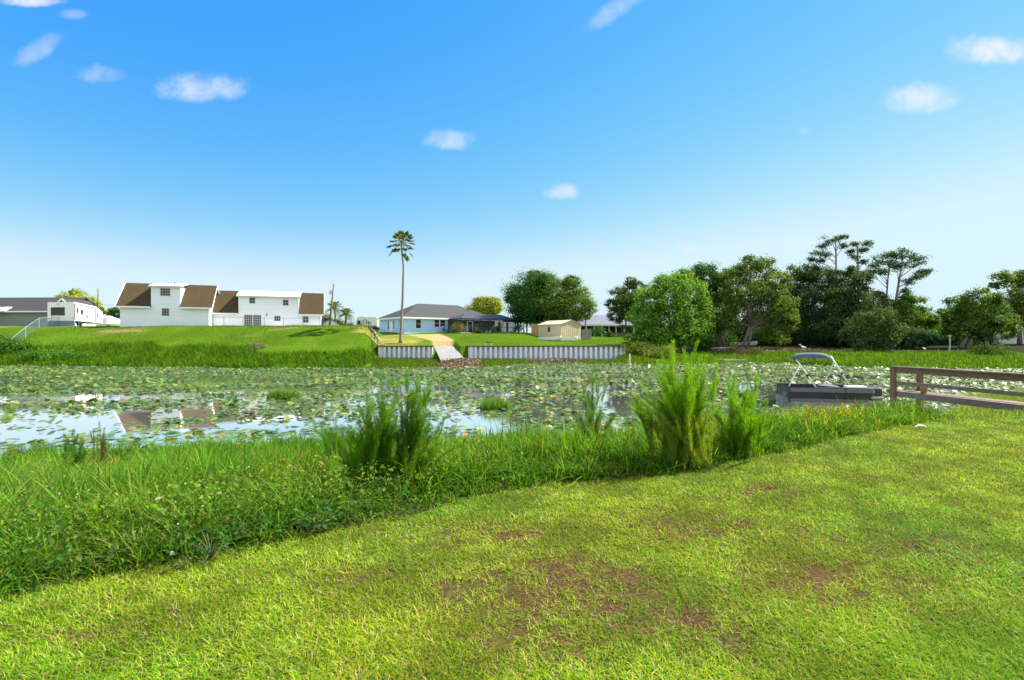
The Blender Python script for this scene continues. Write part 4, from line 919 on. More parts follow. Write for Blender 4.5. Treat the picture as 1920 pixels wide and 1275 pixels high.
def adirondack(u, v, lab):
    f = BH; q = f.p(u, v, 0); q[2] = float(H(q[0], q[1])); t = thing('garden_chair', lab, 'chair', q, 'blue garden chairs by the blue house')
    X, Y = f.X, f.Y; m = MB(); m.slab([q+X*-.3+Y*-.3+[0,0,.42], q+X*.3+Y*-.3+[0,0,.42], q+X*.3+Y*.3+[0,0,.3], q+X*-.3+Y*.3+[0,0,.3]], .05); build('seat', m, BLUECH, t)
    m = MB(); m.slab([q+X*-.32+Y*.3+[0,0,.3], q+X*.32+Y*.3+[0,0,.3], q+X*.36+Y*.62+[0,0,1.15], q+Y*.66+[0,0,1.28], q+X*-.36+Y*.62+[0,0,1.15]], .05); build('backrest', m, BLUECH, t)
    for s in (-1, 1):
        m = MB(); m.obox(q, X, Y, s*.38-.07, s*.38+.07, -.4, .4, .60, .64); build('armrest', m, BLUECH, t)
        m = MB(); m.obox(q, X, Y, s*.38-.04, s*.38+.04, -.36, -.26, -.02, .597); build('leg', m, BLUECH, t)
        m = MB(); m.beam(q+X*s*.34+Y*.5+[0,0,0], q+X*s*.34+Y*-.25+[0,0,.36], .05, .1); build('leg', m, BLUECH, t)
adirondack(7.5, -1.7, 'blue garden chair under the double window of the blue house'); adirondack(8.9, -2.3, 'blue garden chair closer to the yellow green bush')

def beige_shed():
    X = unit((-.6,.8,0)); Y = unit((.8,.6,0)); O = np.array([8.15, 85., 0]); z0 = 3.05; A, B = 5.9, 4.55; ze = 5.55; zr = 6.25
    t = thing('beige_shed', 'weathered beige metal shed with a small square window', 'shed', O+X*3+Y*2+[0,0,z0])
    def p(a, b, z): return O+X*a+Y*b+np.array([0,0,z])
    m = MB(); m.obox(O, Y, X, 0, B, 0, A, z0-.3, ze); m.add([p(0,0,ze), p(0,B,ze), p(0,B/2,zr), p(A,0,ze), p(A,B,ze), p(A,B/2,zr)], [(0,1,2),(5,4,3),(0,3,4,1),(1,4,5,2),(2,5,3,0)]); build('wall', m, SHEDM, t)
    m = MB(); sl = (zr-ze)/(B/2); o = .18
    m.slab([p(A+o,-o,ze-o*sl+.06), p(-o,-o,ze-o*sl+.06), p(-o,B/2,zr+.06), p(A+o,B/2,zr+.06)], .05); m.slab([p(-o,B+o,ze-o*sl+.06), p(A+o,B+o,ze-o*sl+.06), p(A+o,B/2,zr+.06), p(-o,B/2,zr+.06)], .05); build('roof', m, SHEDR, t)
    m = MB(); m.obox(O, Y, X, -.05, -.003, 2.75, 3.3, 4.3, 5.15); build('window', m, GLASS, t)
    m = MB()
    for k in range(12): m.obox(O, Y, X, -.025, -.002, .24+k*.46, .26+k*.46, z0, ze-.1)
    for k in range(9): m.obox(O, Y, X, .28+k*.46, .30+k*.46, -.025, -.002, z0, ze-.05)
    build('panel_seam', m, SHEDR, t)
beige_shed()
def skiff(px, py, D, L, ang, lab):
    q = P(px, py, D); q[2] = float(H(q[0], q[1]))+.05; X = np.array([math.cos(ang), math.sin(ang), 0]); Y = np.array([-X[1], X[0], 0]); t = thing('white_skiff', lab, 'boat', q)
    m = MB(); V = []
    for (a, wd, h, zb) in ((-.5,.55,.55,0),(-.2,.62,.55,0),(.2,.6,.6,0),(.42,.4,.68,.12),(.5,.08,.75,.45)): V += [q+X*L*a+Y*s*wd+np.array([0,0,z]) for (s, z) in ((-1,h),(-.8,zb+.02),(.8,zb+.02),(1,h))]
    m.add(V, [(i*4+k, i*4+4+k, i*4+5+k, i*4+1+k) for i in range(4) for k in range(3)]+[(0,1,2,3),(16,19,18,17)]); build('hull', m, WHITET, t)
    m = MB()
    for a in (-.25, .12): m.obox(q, X, Y, L*a-.14, L*a+.14, -.5, .5, .36, .42); 
    build('bench', m, WHITET, t)
skiff(1032, 637, 83.6, 4.2, R(-38), 'white skiff lying along the left side of the beige shed'); skiff(1068, 641, 82.6, 3.0, R(20), 'shorter white skiff lying against the beige shed end wall')
def orange_fence():
    a, b = P(997, 627, 92.0), P(1009, 627, 90.5); m = MB(); n = 6; t = thing('wooden_fence', 'orange brown wooden fence panel left of the beige shed', 'fence', [*a[:2], float(H(a[0], a[1]))])
    za = float(H(a[0], a[1])); d = (b-a)/n; d[2] = 0
    for k in range(n): m.beam(np.array([*(a+d*(k+.5))[:2], za+.95]), np.array([*(a+d*(k+.5))[:2], za+.951])+d*.92, .04, 1.9) if False else m.obox([*(a+d*k)[:2], 0], unit(d), np.cross((0,0,1), unit(d)), .01, np.linalg.norm(d)-.01, 0, .04, za-.1, za+1.85+.05*(k % 2))
    build('boards', m, WOODO, t)
    m = MB()
    for k in (0, n): q = a+d*k; m.box(q[0]-.06, q[0]+.06, q[1]+.06, q[1]+.18, za-.2, za+1.95)
    build('post', m, WOODO, t)
    q = P(1100, 640, 86.0); z = float(H(q[0], q[1])); t = thing('wooden_gate', 'weathered grey board gate right of the beige shed', 'gate', [q[0], q[1], z]); m = MB()
    for k in range(7): m.box(q[0]-.85+k*.24, q[0]-.85+k*.24+.21, q[1], q[1]+.04, z+.05, z+1.75+.06*(k % 3))
    build('boards', m, WOODG, t); m = MB(); m.box(q[0]-.9, q[0]+.88, q[1]+.043, q[1]+.1, z+.4, z+.52); m.box(q[0]-.9, q[0]+.88, q[1]+.043, q[1]+.1, z+1.3, z+1.42); build('rail', m, WOODG, t)
orange_fence()
def far_house():
    f = Frame3((13.0, 112.0), R(14), 3.9); z0 = 3.7; t = thing('lanai_house', 'low house with a grey blue hip roof and dark columned porch', 'house', f.p(7, 5, z0)); L = 15.4; ze = 6.2
    m = MB(); f.box(m, 0, L, 1.8, 10, z0-.6, ze-.03); build('wall', m, mat('dark_porch_wall', (.05,.05,.055), .7), t)
    hip_roof(f, 0, L, 0, 10, ze+.1, 8.7, .5, METR, 'roof', t, WHITET, 6.0)
    for u in (.2, 3.6, 5.4, 7.2, 8.9, 10.6, 12.6, 15.0):
        m = MB(); f.box(m, u-.1, u+.1, 0, .2, z0-.3, ze-.06); build('post', m, WHITET, t)
    m = MB(); f.box(m, 3.7, 15, .08, .12, z0, ze-.1); build('porch_screen', m, SCREEN, t)
    m = MB(); f.box(m, -.2, L+.2, -.6, 1.79, z0-.6, z0+.02); build('porch_floor', m, CONC, t)
    d = thing('satellite_dish', 'pale round satellite dish above the roof end of the columned house', 'dish', f.p(14.0, 5, 7.3)); c = f.p(14.0, 5, 8.4)
    m = MB(); m.lathe((0,0,0), [(.05,-.25),(.5,-.15),(.75,.05),(.8,.12),(.7,.08),(.4,-.06),(.02,-.14)], 18); m.v = [(c[0]+x, c[1]+y*.5-z*.87, c[2]+y*.87+z*.5) for (x, y, z) in m.v]; dish = build('reflector', m, mat('dish_grey', (.45,.47,.48), .5), d, True); m = MB(); m.tube([f.p(14.0,5,6.9), c-[0,0,.2]], .06, 8); build('mast', m, STEEL, d)
    for k, (px, lab) in enumerate(((1132,'white reclining lounge chair before the dark porch, nearer the shed'),(1142,'white reclining lounge chair before the dark porch, farther right'))):
        q = P(px, 628, 108); q[2] = float(H(q[0], q[1])); s = thing('lounge_chair', lab, 'chair', q, 'white lounge chairs by the columned house')
        m = MB(); m.box(q[0]-.3, q[0]+1.1, q[1]-.3, q[1]+.3, q[2]+.3, q[2]+.37); build('seat', m, WHITET, s); m = MB(); m.beam(q+[-.3,0,.36], q+[-.85,0,.95], .6, .06); build('backrest', m, WHITET, s)
        for u in (-.2, 1.0):
            m = MB(); m.box(q[0]+u-.03, q[0]+u+.03, q[1]-.28, q[1]+.28, q[2]-.05, q[2]+.297); build('leg', m, WHITET, s)
far_house()

# ------------------------------------------------------------------ sea wall, ramp, steps
def sheet_wall(name, label, path, zb, zt):
    """corrugated sheet piling along a path of (x, y) points, with a dark cap"""
    t = thing(name, label, 'sea wall', (path[0][0], path[0][1], zb)); V = []; capm = MB()
    for (a, b) in zip(path[:-1], path[1:]):
        a = np.array([*a, 0.]); b = np.array([*b, 0.]); L = np.linalg.norm(b-a); d = (b-a)/L; n = np.array([d[1], -d[0], 0]); k = max(1, round(L/.68)); p = L/k; dep = .60
        for i in range(k):
            for (s, o) in ((0,0),(.48,0),(.53,dep),(.95,dep)): V.append(a+d*p*(i+s)-n*o)
        V.append(b)
        capm.beam(a-n*.32+[0,0,zt+.06], b-n*.32+[0,0,zt+.06], .86, .16)
    N_ = len(V); W_ = [v+[0,0,zb] for v in V]+[v+[0,0,zt] for v in V]; m = MB(); m.add(W_, [(i, i+1, N_+i+1, N_+i) for i in range(N_-1)])
    o = build('sheet_piles', m, PILE, t); sd = o.modifiers.new('thickness', 'SOLIDIFY'); sd.thickness = .03
    build('cap', capm, CAPW, t)
sheet_wall('sea_wall', 'short white corrugated sheet pile wall left of the boat ramp', [(-19.2,72.6),(-18.05,69.15),(-10.75,69.15),(-11.3,73.5)], -.3, 2.02)
sheet_wall('sea_wall', 'long white corrugated sheet pile wall right of the boat ramp', [(-8.55,76.5),(-5.75,69.15),(15.25,69.15),(15.5,71.2)], -.3, 2.02)
def ramp():
    m = MB(); a = [(*RAMP_B[0], -.05), (*RAMP_B[1], -.05), (*RAMP_T[1], 1.98), (*RAMP_T[0], 1.98)]
    m.slab([a[0], a[1], a[2], a[3]], .10); tag(build('boat_ramp', m, mat('pale_concrete', (.235,.232,.22), .9, noise=.22, nscale=.7, spec=.1)), 'pale concrete boat ramp running down to the pond', 'ramp', None, 'structure')
ramp()
def debris(name, label, n, cx, cy, rx, ry, zf, hgt):
    x = cx+rx*RNG.normal(size=n)*.5; y = cy+ry*RNG.normal(size=n)*.5; pos = np.stack([x, y, zf(x, y)+hgt*RNG.random(n)*np.exp(-((x-cx)/rx)**2-((y-cy)/ry)**2)], 1)
    o = leaves(name, pos, RNG.normal(size=(n, 3))*.7+[0,-.2,.7], .12+.28*RNG.random(n), pal(n, [(.13,.092,.06),(.22,.165,.11),(.32,.26,.20),(.07,.05,.035)], [3,3,2,2]), STRAW, None, .45)
    tag(o, label, 'debris', None, 'stuff')
def rz(x, y): return np.maximum(ramp_z(y), 0)+.02
debris('dead_lily_stems', 'heap of brown dead lily stems on the foot of the ramp', 2600, -5.8, 56.4, 2.0, 3.6, rz, .5)
debris('dead_lily_stems', 'brown dead stems washed up against the sheet pile wall', 2200, 5.4, 66, 4.2, 2.6, lambda x, y: np.maximum(H(x, y), 0)+.02, .45)
debris('leaf_litter', 'brown leaf litter on shaded ground beneath the dark trees', 2600, 34, 78, 14, 5, lambda x, y: H(x, y)+.02, .1)
def steps():
    a, b = P(678, 612, 88), P(708, 647, 69.3); a[2] = float(H(a[0]-.4, a[1]))+.05; b[2] = 2.1
    t = thing('stair_railing', 'dark metal handrail running down the slope to the sheet pile wall', 'railing', b)
    n = 6; tops = []
    for k in range(n+1):
        q = a+(b-a)*k/n; q[2] = max(float(H(q[0], q[1])), 1.6) if k < n else 1.9; m = MB(); m.tube([q-[0,0,.3], q+[0,0,1.05]], .05, 6); build('post', m, DKMET, t); tops.append(q+[0,0,1.05])
    m = MB(); m.tube(tops, .045, 6); m.tube([p-[0,0,.5] for p in tops], .03, 6); e = b+[.15,-.9,-2.0]; m.tube([tops[-1], tops[-1]+[.2,-.6,-1.0], e], .045, 6); build('handrail', m, DKMET, t)
    m = MB()
    for k in range(11):
        q = a+(b-a)*(k+.5)/11; z = float(H(q[0]+1.0, q[1])); m.box(q[0]+.15, q[0]+1.5, q[1]-.35, q[1]+.35, z-.25, z+.06)
    s = tag(build('stair_steps', m, WOODG), 'grey steps going down the slope beside the dark handrail', 'steps')
steps()
def small_things():
    q = P(916, 643, 71.5); q[2] = float(H(q[0], q[1])); t = thing('garden_bench', 'little brown bench on pale feet on the lawn behind the wall', 'bench', q)
    m = MB(); m.box(q[0]-.5, q[0]+.5, q[1]-.2, q[1]+.2, q[2]+.40, q[2]+.50); build('seat', m, CAPW, t)
    for s in (-.38, .38): m = MB(); m.box(q[0]+s-.1, q[0]+s+.1, q[1]-.15, q[1]+.15, q[2]-.05, q[2]+.397); build('leg', m, CONC, t)
    q = P(1181, 683, 61.5); m = MB(); m.tube([[q[0], q[1], -.5], [q[0]-.02, q[1], 1.2]], [.09,.08], 8); m.lathe([q[0]-.02, q[1], 1.2], [(.08,0),(.05,.06),(.005,.1)], 8); tag(build('wooden_stake', m, mat('pale_wood', (.58,.50,.38), .8)), 'pale wooden stake standing in the water past the wall end', 'stake')
    # low floating landing on the far bank
    q = P(1368, 679, 66.5); t = thing('landing_stage', 'low weathered grey landing stage at the far shore', 'dock', [q[0], q[1], 0]); m = MB()
    for k in range(8): m.box(q[0]-2.0+k*.5, q[0]-2.0+k*.5+.46, q[1]-.6, q[1]+1.6, .30, .38)
    build('deck', m, WOODG, t); m = MB(); m.box(q[0]-2, q[0]+2, q[1]-.75, q[1]-.61, .12, .39); build('fascia', m, mat('pale_fascia', (.38,.33,.28), .9), t)
    for s in (-1.8, 1.8): m = MB(); m.tube([[q[0]+s, q[1]-.4, -.8], [q[0]+s, q[1]-.4, .296]], .09, 8); build('post', m, WOODG, t)
    # white rowing boat under the trees
    skiff(1404, 640, 88, 3.2, R(8), 'pale rowing boat lying in deep shade under the trees')
    m = MB(); a, b = P(1330, 641, 82), P(1360, 640, 82); a[2] = b[2] = float(H(a[0], a[1]))+.35
    m.tube([a, b], .16, 8); tag(build('fallen_log', m, mat('bleached_wood', (.36,.31,.26), .9, noise=.2)), 'bleached fallen log beneath the trees right of the bright green tree', 'log')
    # timber bulkhead and post at the far right
    q0, q1 = P(1758, 664, 66.0), P(1832, 662, 66.0); t = thing('timber_bulkhead', 'low grey timber bulkhead on the far right shore', 'sea wall', [q0[0], q0[1], .8]); m = MB()
    for k in range(3): m.beam([q0[0], 66, .75+k*.27], [q1[0], 66, .75+k*.27], .08, .25)
    build('planks', m, WOODG, t)
    for k in range(5): x = q0[0]+(q1[0]-q0[0])*k/4; m = MB(); m.tube([[x, 65.88, .1], [x, 65.88, 1.75]], .08, 8); build('post', m, WOODG, t)
    q = P(1781, 658, 68.0); q[2] = float(H(q[0], q[1])); t = thing('clothes_post', 'pale post with a short crossbar above the timber bulkhead', 'post', q); m = MB(); m.tube([q-[0,0,.2], [q[0], q[1], 3.55]], .08, 8); build('shaft', m, mat('grey_post', (.42,.41,.38), .8), t); m = MB(); m.beam([q[0]-.35, q[1]-.1, 3.45], [q[0]+.1, q[1]-.1, 3.45], .06, .12); build('crossbar', m, MATS['grey_post'], t)
    f = Frame3(P(1862, 648, 98)[:2], R(-8), 2.2); t = thing('pale_cottage', 'pale cottage half hidden in shade behind the broad right tree', 'house', f.p(3, 2, 2.2)); m = MB(); f.box(m, 0, 9, 0, 6, 1.5, 4.9); build('wall', m, WHITEW, t); hip_roof(f, 0, 9, 0, 6, 4.95, 6.3, .4, GSHINGLE, 'roof', t, WHITET); window(f, t, 1.2, 2.4, 3.0, 4.4, 0, 2, 2); window(f, t, 5.2, 6.4, 3.0, 4.4, 0, 2, 2)
    # backyard things: rocks edging the porch bed
    for k in range(9):
        u = 12.8+k*.95; p = BH.p(u, -5.9-.25*(k % 2), 0); p[2] = float(H(p[0], p[1])); m = MB(); s = .22+.1*((k*7) % 3)/2
        m.lathe(p, [(s*.9,-.1),(s,.08),(s*.75,.22),(s*.3,.3),(.01,.31)], 7); tag(build('garden_rock', m, mat('rock_grey', (.36,.31,.27), .9, noise=.25) if k == 0 else MATS['rock_grey']), 'pinkish grey rock edging the bed before the screened porch', 'rock', 'rocks edging the porch bed')
small_things()
def ibis(px, py, D, s, face, lab):
    """white wading bird standing side on; face -1 looks left"""
    ds = np.linspace(52, 95, 600); D = ds[int(np.argmin(np.abs(EYE+(637.5-py)/960*ds-H((px-960)/960*ds, ds))))]
    q = P(px, py, D); q[2] = float(H(q[0], q[1])); t = thing('white_ibis', lab, 'bird', q); X = np.array([face, 0., 0]); Z = np.array([0,0,1.])
    def w(a, z, b=0): return q+X*a*s+Z*z*s+np.array([0, b*s, 0])
    m = MB(); m.tube([w(-.36,.40), w(-.24,.44), w(-.05,.50), w(.13,.55), w(.21,.62), w(.25,.72), w(.31,.78), w(.37,.79), w(.40,.775)], [.02,.075,.125,.105,.06,.04,.045,.045,.012], 10); build('body', m, BIRDW, t, True)
    m = MB(); m.tube([w(.39,.78), w(.47,.75), w(.53,.69), w(.56,.60)], [.02,.016,.012,.006], 6); build('bill', m, BIRDP, t, True)
    for b in (-.04, .04):
        m = MB(); m.tube([w(-.02,.42,b), w(-.05,.24,b), w(0,0,b)], [.022,.012,.012], 6); m.tube([w(0,.01,b), w(.10,.0,b)], .01, 5); build('leg', m, BIRDP, t)
        m = MB(); m.tube([w(.12,.56,b*2.2), w(-.08,.50,b*2.7), w(-.30,.42,b*1.2)], [.03,.07,.012], 8); build('wing', m, BIRDW, t, True)
ibis(1506, 660, 59.0, 1.30, -1, 'white ibis with a pink bill standing on the far bank above the boat canopy')
ibis(1733, 658, 69.5, .62, -1, 'tiny white bird on the grass below the dark bush at right')
ibis(1379, 648, 82.0, .75, 1, 'small white bird beneath the olive green oak')

# ------------------------------------------------------------------ trees
def tree(name, label, base, D, lobes, col, trunk=.28, leaf=.30, dens=1.0, gap=.0, group='trees on the far bank', cat='tree', hi=None, trunks=None, depth=.75):
    bx = P(base[0], base[1], D); bx[2] = float(H(bx[0], bx[1])); t = thing(name, label, cat, bx, group)
    pos, nrm, cc, sz = [], [], [], []; tm = MB(); cents = []
    for (lx, ly, lr) in lobes:
        r = lr/960*D; c = P(lx, ly, D+r*depth*float(np.clip(RNG.normal(), -1.3, 1.3))*.8); cents.append((c, r))
        n_cl = max(8, int((12+r*r*3.2)*(1-.5*gap)))
        for k in range(n_cl):
            d = RNG.normal(size=3); d[2] = d[2]*.85+.12; d = unit(d); cc_ = c+d*np.array([1, depth, .92])*r*(.45+.55*RNG.random()**.45); cr = r*(.22+.18*RNG.random())*(1-.3*gap)
            n = int((60+cr*cr*85)*dens); o = RNG.normal(size=(n, 3))*np.array([1,1,.66])*cr*.72
            pos.append(cc_+o); nn = o/cr+d*.7+np.array([0,0,.55]); nrm.append(nn+.55*RNG.normal(size=(n, 3)))
            b = .85+.95*RNG.random(); base_c = np.array(col if hi is None or RNG.random() > .35 else hi)
            cc.append(base_c*1.22*b*(1+.22*RNG.normal(size=(n, 1))).clip(.45, 1.7)); sz.append(leaf*(.6+.8*RNG.random(n)))
    c0 = np.mean([c for c, _ in cents], 0)
    for (tx, ty) in (trunks or [(base[0], base[1])]):
        b0 = P(tx, ty, D); b0[2] = float(H(b0[0], b0[1])); fork = b0*.55+c0*.45
        tm.tube([b0-[0,0,.3], b0+(fork-b0)*.5+.12*RNG.normal(size=3), fork], [trunk*1.35, trunk, trunk*.8], 8)
    for (c, r) in cents: tm.tube([fork, (fork+c)/2+np.array([0,0,.3]), c+RNG.normal(size=3)*.1*r], [trunk*.55, trunk*.35, trunk*.12], 6)
    leaves('crown', np.concatenate(pos), np.concatenate(nrm), np.concatenate(sz), np.concatenate(cc), LEAF, t, .62)
    build('trunk', tm, BARK, t, True)
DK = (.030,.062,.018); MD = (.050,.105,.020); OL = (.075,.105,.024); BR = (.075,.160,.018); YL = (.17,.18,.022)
tree('leafy_tree', 'dark rounded tree behind the beige shed, left of its lighter neighbour', (1004,626), 101, [(990,550,36),(975,570,28),(1012,535,27),(1030,530,20),(985,590,24),(1010,580,32),(965,560,18),(1000,520,16),(1025,600,20)], (.035,.085,.018), dens=1.0)
tree('leafy_tree', 'olive green spreading tree behind the beige shed with sparse right branches', (1062,628), 97, [(1045,555,30),(1075,545,26),(1085,575,26),(1040,590,24),(1065,590,28),(1022,575,18),(1072,530,15)], (.065,.110,.018), dens=.95)
tree('leafy_tree', 'thin dark branch end tree at the right of the olive spreading tree', (1095,612), 99, [(1100,562,15),(1110,575,12),(1105,590,11),(1092,548,12)], OL, .12, .24, .6, .6)
tree('yellow_tree', 'sunlit yellow green tree behind the blue house roof', (910,600), 135, [(905,576,20),(925,572,16),(888,582,14),(918,585,14),(935,580,8)], YL, .25, .36, .8)
tree('yellow_tree', 'sunlit yellow green tree behind the camper trailer', (150,600), 130, [(128,562,17),(150,563,20),(170,572,16),(140,553,10),(186,582,9)], (.16,.19,.025), .25, .36, .8)
tree('small_tree', 'small dark tree peeping past the left end of the white house', (212,604), 135, [(214,583,9),(206,586,6),(219,590,9)], DK, .12, .3, .8)
tree('bushy_tree', 'low olive bush between the white house and the leaning pole', (606,612), 128, [(608,600,13),(622,602,11),(597,604,9),(632,606,8)], (.08,.105,.016), .12, .32, .8)
tree('leafy_tree', 'sparse open crowned tree left of the bright green tree', (1172,628), 106, [(1160,556,18),(1178,545,17),(1190,562,18),(1148,572,12),(1168,580,16),(1188,590,18),(1200,540,14),(1182,530,12),(1162,572,18),(1175,560,20),(1155,590,14),(1170,602,16),(1195,575,18)], (.050,.080,.020), .18, .28, .9, .2)
tree('bright_tree', 'bright green full tree standing nearest the long wall', (1262,650), 76, [(1222,560,28),(1262,545,32),(1296,552,28),(1208,592,26),(1250,595,40),(1300,595,32),(1232,625,26),(1285,625,26),(1210,625,18),(1280,525,20),(1240,535,20),(1318,575,20),(1312,615,20)], BR, .26, .30, 1.0, 0, hi=(.095,.175,.022))
tree('leafy_tree', 'dark green tree rising right behind the bright green tree', (1340,646), 86, [(1302,520,20),(1325,515,24),(1345,540,30),(1352,580,32),(1330,560,26),(1340,605,24),(1362,520,16)], (.036,.082,.017), .3, .30, 1.0, trunks=[(1357,645),(1349,646)])
tree('oak_tree', 'broad olive green oak with pale bare limbs and a hollow of shade below', (1395,648), 80, [(1380,515,22),(1405,498,22),(1432,505,24),(1455,530,26),(1395,540,30),(1435,555,34),(1468,565,24),(1385,585,30),(1425,595,26),(1470,600,24),(1455,625,22),(1372,555,20),(1478,588,14),(1365,610,16)], (.060,.098,.020), .22, .28, 1.0, .10, hi=(.085,.125,.022), trunks=[(1390,648),(1400,649)])
tree('leafy_tree', 'very dark tree between the olive oak and the tall pines', (1510,648), 90, [(1492,520,22),(1520,510,22),(1545,525,24),(1500,555,30),(1540,565,30),(1485,595,24),(1520,600,30),(1560,600,26),(1575,545,24),(1476,565,26),(1480,610,24)], (.034,.060,.020), .3, .30, 1.0, .1)
tree('leafy_tree', 'dark wide tree under the tall thin pines', (1600,652), 83, [(1588,520,22),(1615,530,22),(1575,560,28),(1612,570,32),(1645,560,22),(1590,605,32),(1555,620,24),(1640,590,26),(1630,615,26)], (.034,.060,.019), .3, .30, 1.0, .1)
tree('dark_bush', 'large dark vine covered bush nearest the far grass', (1640,664), 70, [(1618,612,26),(1650,600,26),(1672,625,24),(1640,640,28),(1612,640,22),(1668,648,18),(1600,625,20)], (.040,.072,.022), .15, .26, 1.05, cat='bush')
tree('leafy_tree', 'mid green tree below the leaning pine, sunlit on its right side', (1712,656), 84, [(1690,580,20),(1712,575,22),(1730,590,20),(1700,605,26),(1735,612,22),(1690,632,20),(1700,562,14),(1748,600,12)], (.058,.110,.018), .25, .28, 1.0)
tree('dark_bush', 'deep blue green bush at the foot of the mid green tree', (1715,657), 77, [(1712,630,20),(1735,635,16),(1698,640,16),(1755,638,12)], (.022,.050,.022), .12, .26, 1.0, cat='bush')
tree('leafy_tree', 'low leafy tree closing the gap at the right, before the cottage', (1760,655), 88, [(1765,612,18),(1785,625,18),(1752,622,14),(1775,600,12)], (.050,.080,.018), .2, .28, 1.0)
tree('spreading_tree', 'broad layered green tree above the timber bulkhead', (1850,655), 79, [(1780,590,18),(1800,575,24),(1830,565,26),(1855,580,26),(1815,605,28),(1850,610,28),(1880,600,24),(1790,622,18),(1825,628,18),(1862,560,16),(1890,620,16)], (.046,.088,.019), .3, .28, 1.0, hi=(.070,.115,.02), trunks=[(1852,655),(1800,654),(1812,655)], depth=.7)
tree('spreading_tree', 'tall sunlit tree at the right edge behind the broad layered one', (1912,652), 92, [(1882,525,18),(1905,522,20),(1925,530,20),(1945,560,26),(1900,560,22),(1922,578,22),(1960,600,26),(1864,535,8),(1930,605,16),(1850,545,6)], (.060,.100,.019), .3, .30, .95, .2, hi=(.10,.13,.02))
def far_woods():
    n = 60000; x = 22+130*RNG.random(n); y = 128+16*RNG.random(n); hh = 5.6+1.6*wob(x, y*0, .22, 5)+1.0*wob(x, y*0, .7, 8); hh = hh*smooth((x-24)/5)
    z = 1.6+hh*RNG.random(n)**.75; c = pal(n, [(.030,.055,.018),(.045,.075,.02),(.022,.040,.018)], [3,2,2])*(.7+.5*(.5+.5*wob(x, z, 1.1, 4)))[:, None]
    o = leaves('far_woods', np.stack([x, y, z], 1), RNG.normal(size=(n, 3))+[0,-.3,.6], .45+.4*RNG.random(n), c, LEAF, None, .65); tag(o, 'dark far off woods behind the right hand trees', 'woods', None, 'stuff')
far_woods()
# backdrop of trees behind the gaps on the right
for i, (px, D, col, lab) in enumerate(((1470,108,DK,'dim tree showing through gaps behind the olive oak'),(1690,112,MD,'dim tree far behind the leaning pine'),(1560,115,DK,'dim tree far behind the tall thin pines'),(1820,112,DK,'dim tree far behind the broad layered tree'),(1900,118,DK,'dim tree far behind the right edge'))):
    tree('background_tree', lab, (px, 645), D, [(px-28,600,24),(px,588,26),(px+28,602,24),(px-14,625,22),(px+16,626,22),(px+42,622,18)], col, .25, .38, .8)
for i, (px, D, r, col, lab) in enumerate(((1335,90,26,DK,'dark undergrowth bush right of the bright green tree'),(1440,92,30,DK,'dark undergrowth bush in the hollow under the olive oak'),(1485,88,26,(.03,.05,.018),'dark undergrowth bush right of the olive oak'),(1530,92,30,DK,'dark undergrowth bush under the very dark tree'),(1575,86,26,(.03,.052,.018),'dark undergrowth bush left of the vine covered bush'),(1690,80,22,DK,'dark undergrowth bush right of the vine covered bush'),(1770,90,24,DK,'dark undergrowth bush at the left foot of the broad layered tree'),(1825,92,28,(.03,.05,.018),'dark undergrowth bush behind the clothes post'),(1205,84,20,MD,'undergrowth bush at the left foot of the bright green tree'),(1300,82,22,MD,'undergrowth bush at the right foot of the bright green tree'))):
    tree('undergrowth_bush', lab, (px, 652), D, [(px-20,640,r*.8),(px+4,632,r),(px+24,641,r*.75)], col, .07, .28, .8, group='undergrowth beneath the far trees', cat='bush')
def pine(label, base, top, D, tufts, lean_pts=None, rad=.19):
    q = P(*base, D); q[2] = float(H(q[0], q[1])); tp = P(*top, D); t = thing('pine_tree', label, 'pine tree', q, 'tall thin pines')
    m = MB(); mid = (q+tp)/2 if lean_pts is None else P(*lean_pts, D); m.tube([q-[0,0,.3], mid, tp], [rad*1.25, rad, rad*.55], 8); pos, nr, cc, sz = [], [], [], []
    for (x, y, rx, ry) in tufts:
        c = P(x, y, D+1.2*RNG.normal()); r1, r2 = rx/960*D, ry/960*D
        s = min(max((c[2]-q[2])/(tp[2]-q[2])-.10, .35), .99); st = (1-s)**2*q+2*s*(1-s)*(2*mid-.5*q-.5*tp)+s*s*tp
        m.tube([st, (st+c)/2-np.array([0,0,.12*r1]), c], [rad*.36, rad*.25, .03], 5)
        for k in range(int(5+r1*2.6)):
            o = RNG.normal(size=3)*np.array([r1, r1*.8, r2])*.55; cen = c+o; n = 62
            d = RNG.normal(size=(n, 3))*np.array([.36,.36,.2]); pos.append(cen+d); nr.append(RNG.normal(size=(n, 3))+[0,0,.6]); cc.append(np.array([.034,.070,.024])*(.6+.7*RNG.random())*(1+.2*RNG.normal(size=(n, 1)))); sz.append(.27*(.6+.7*RNG.random(n)))
    leaves('crown', np.concatenate(pos), np.concatenate(nr), np.concatenate(sz), np.concatenate(cc).clip(.005, 1), LEAF, t, .5); build('trunk', m, PINEBARK, t, True)
pine('tall straight pine with an arching sparse crown leaning left', (1570,650), (1567,452), 92, [(1560,450,14,5),(1578,446,9,3),(1545,462,11,5),(1532,474,8,5),(1522,486,5,4),(1582,462,5,3),(1550,478,7,3),(1540,490,5,3)])
pine('straight thin pine with a ragged open crown between the others', (1610,652), (1608,462), 91, [(1606,460,10,4),(1622,457,9,3),(1594,473,7,4),(1616,470,7,3),(1602,482,8,4),(1618,490,6,4),(1596,508,7,5),(1622,512,8,6)])
pine('pine with a crown drooping left beside the leaning pine', (1655,655), (1668,486), 89, [(1650,490,12,5),(1638,498,9,6),(1662,480,10,5),(1645,508,10,4),(1660,508,9,5),(1634,512,5,4),(1670,495,8,6)], (1660,585), .17)
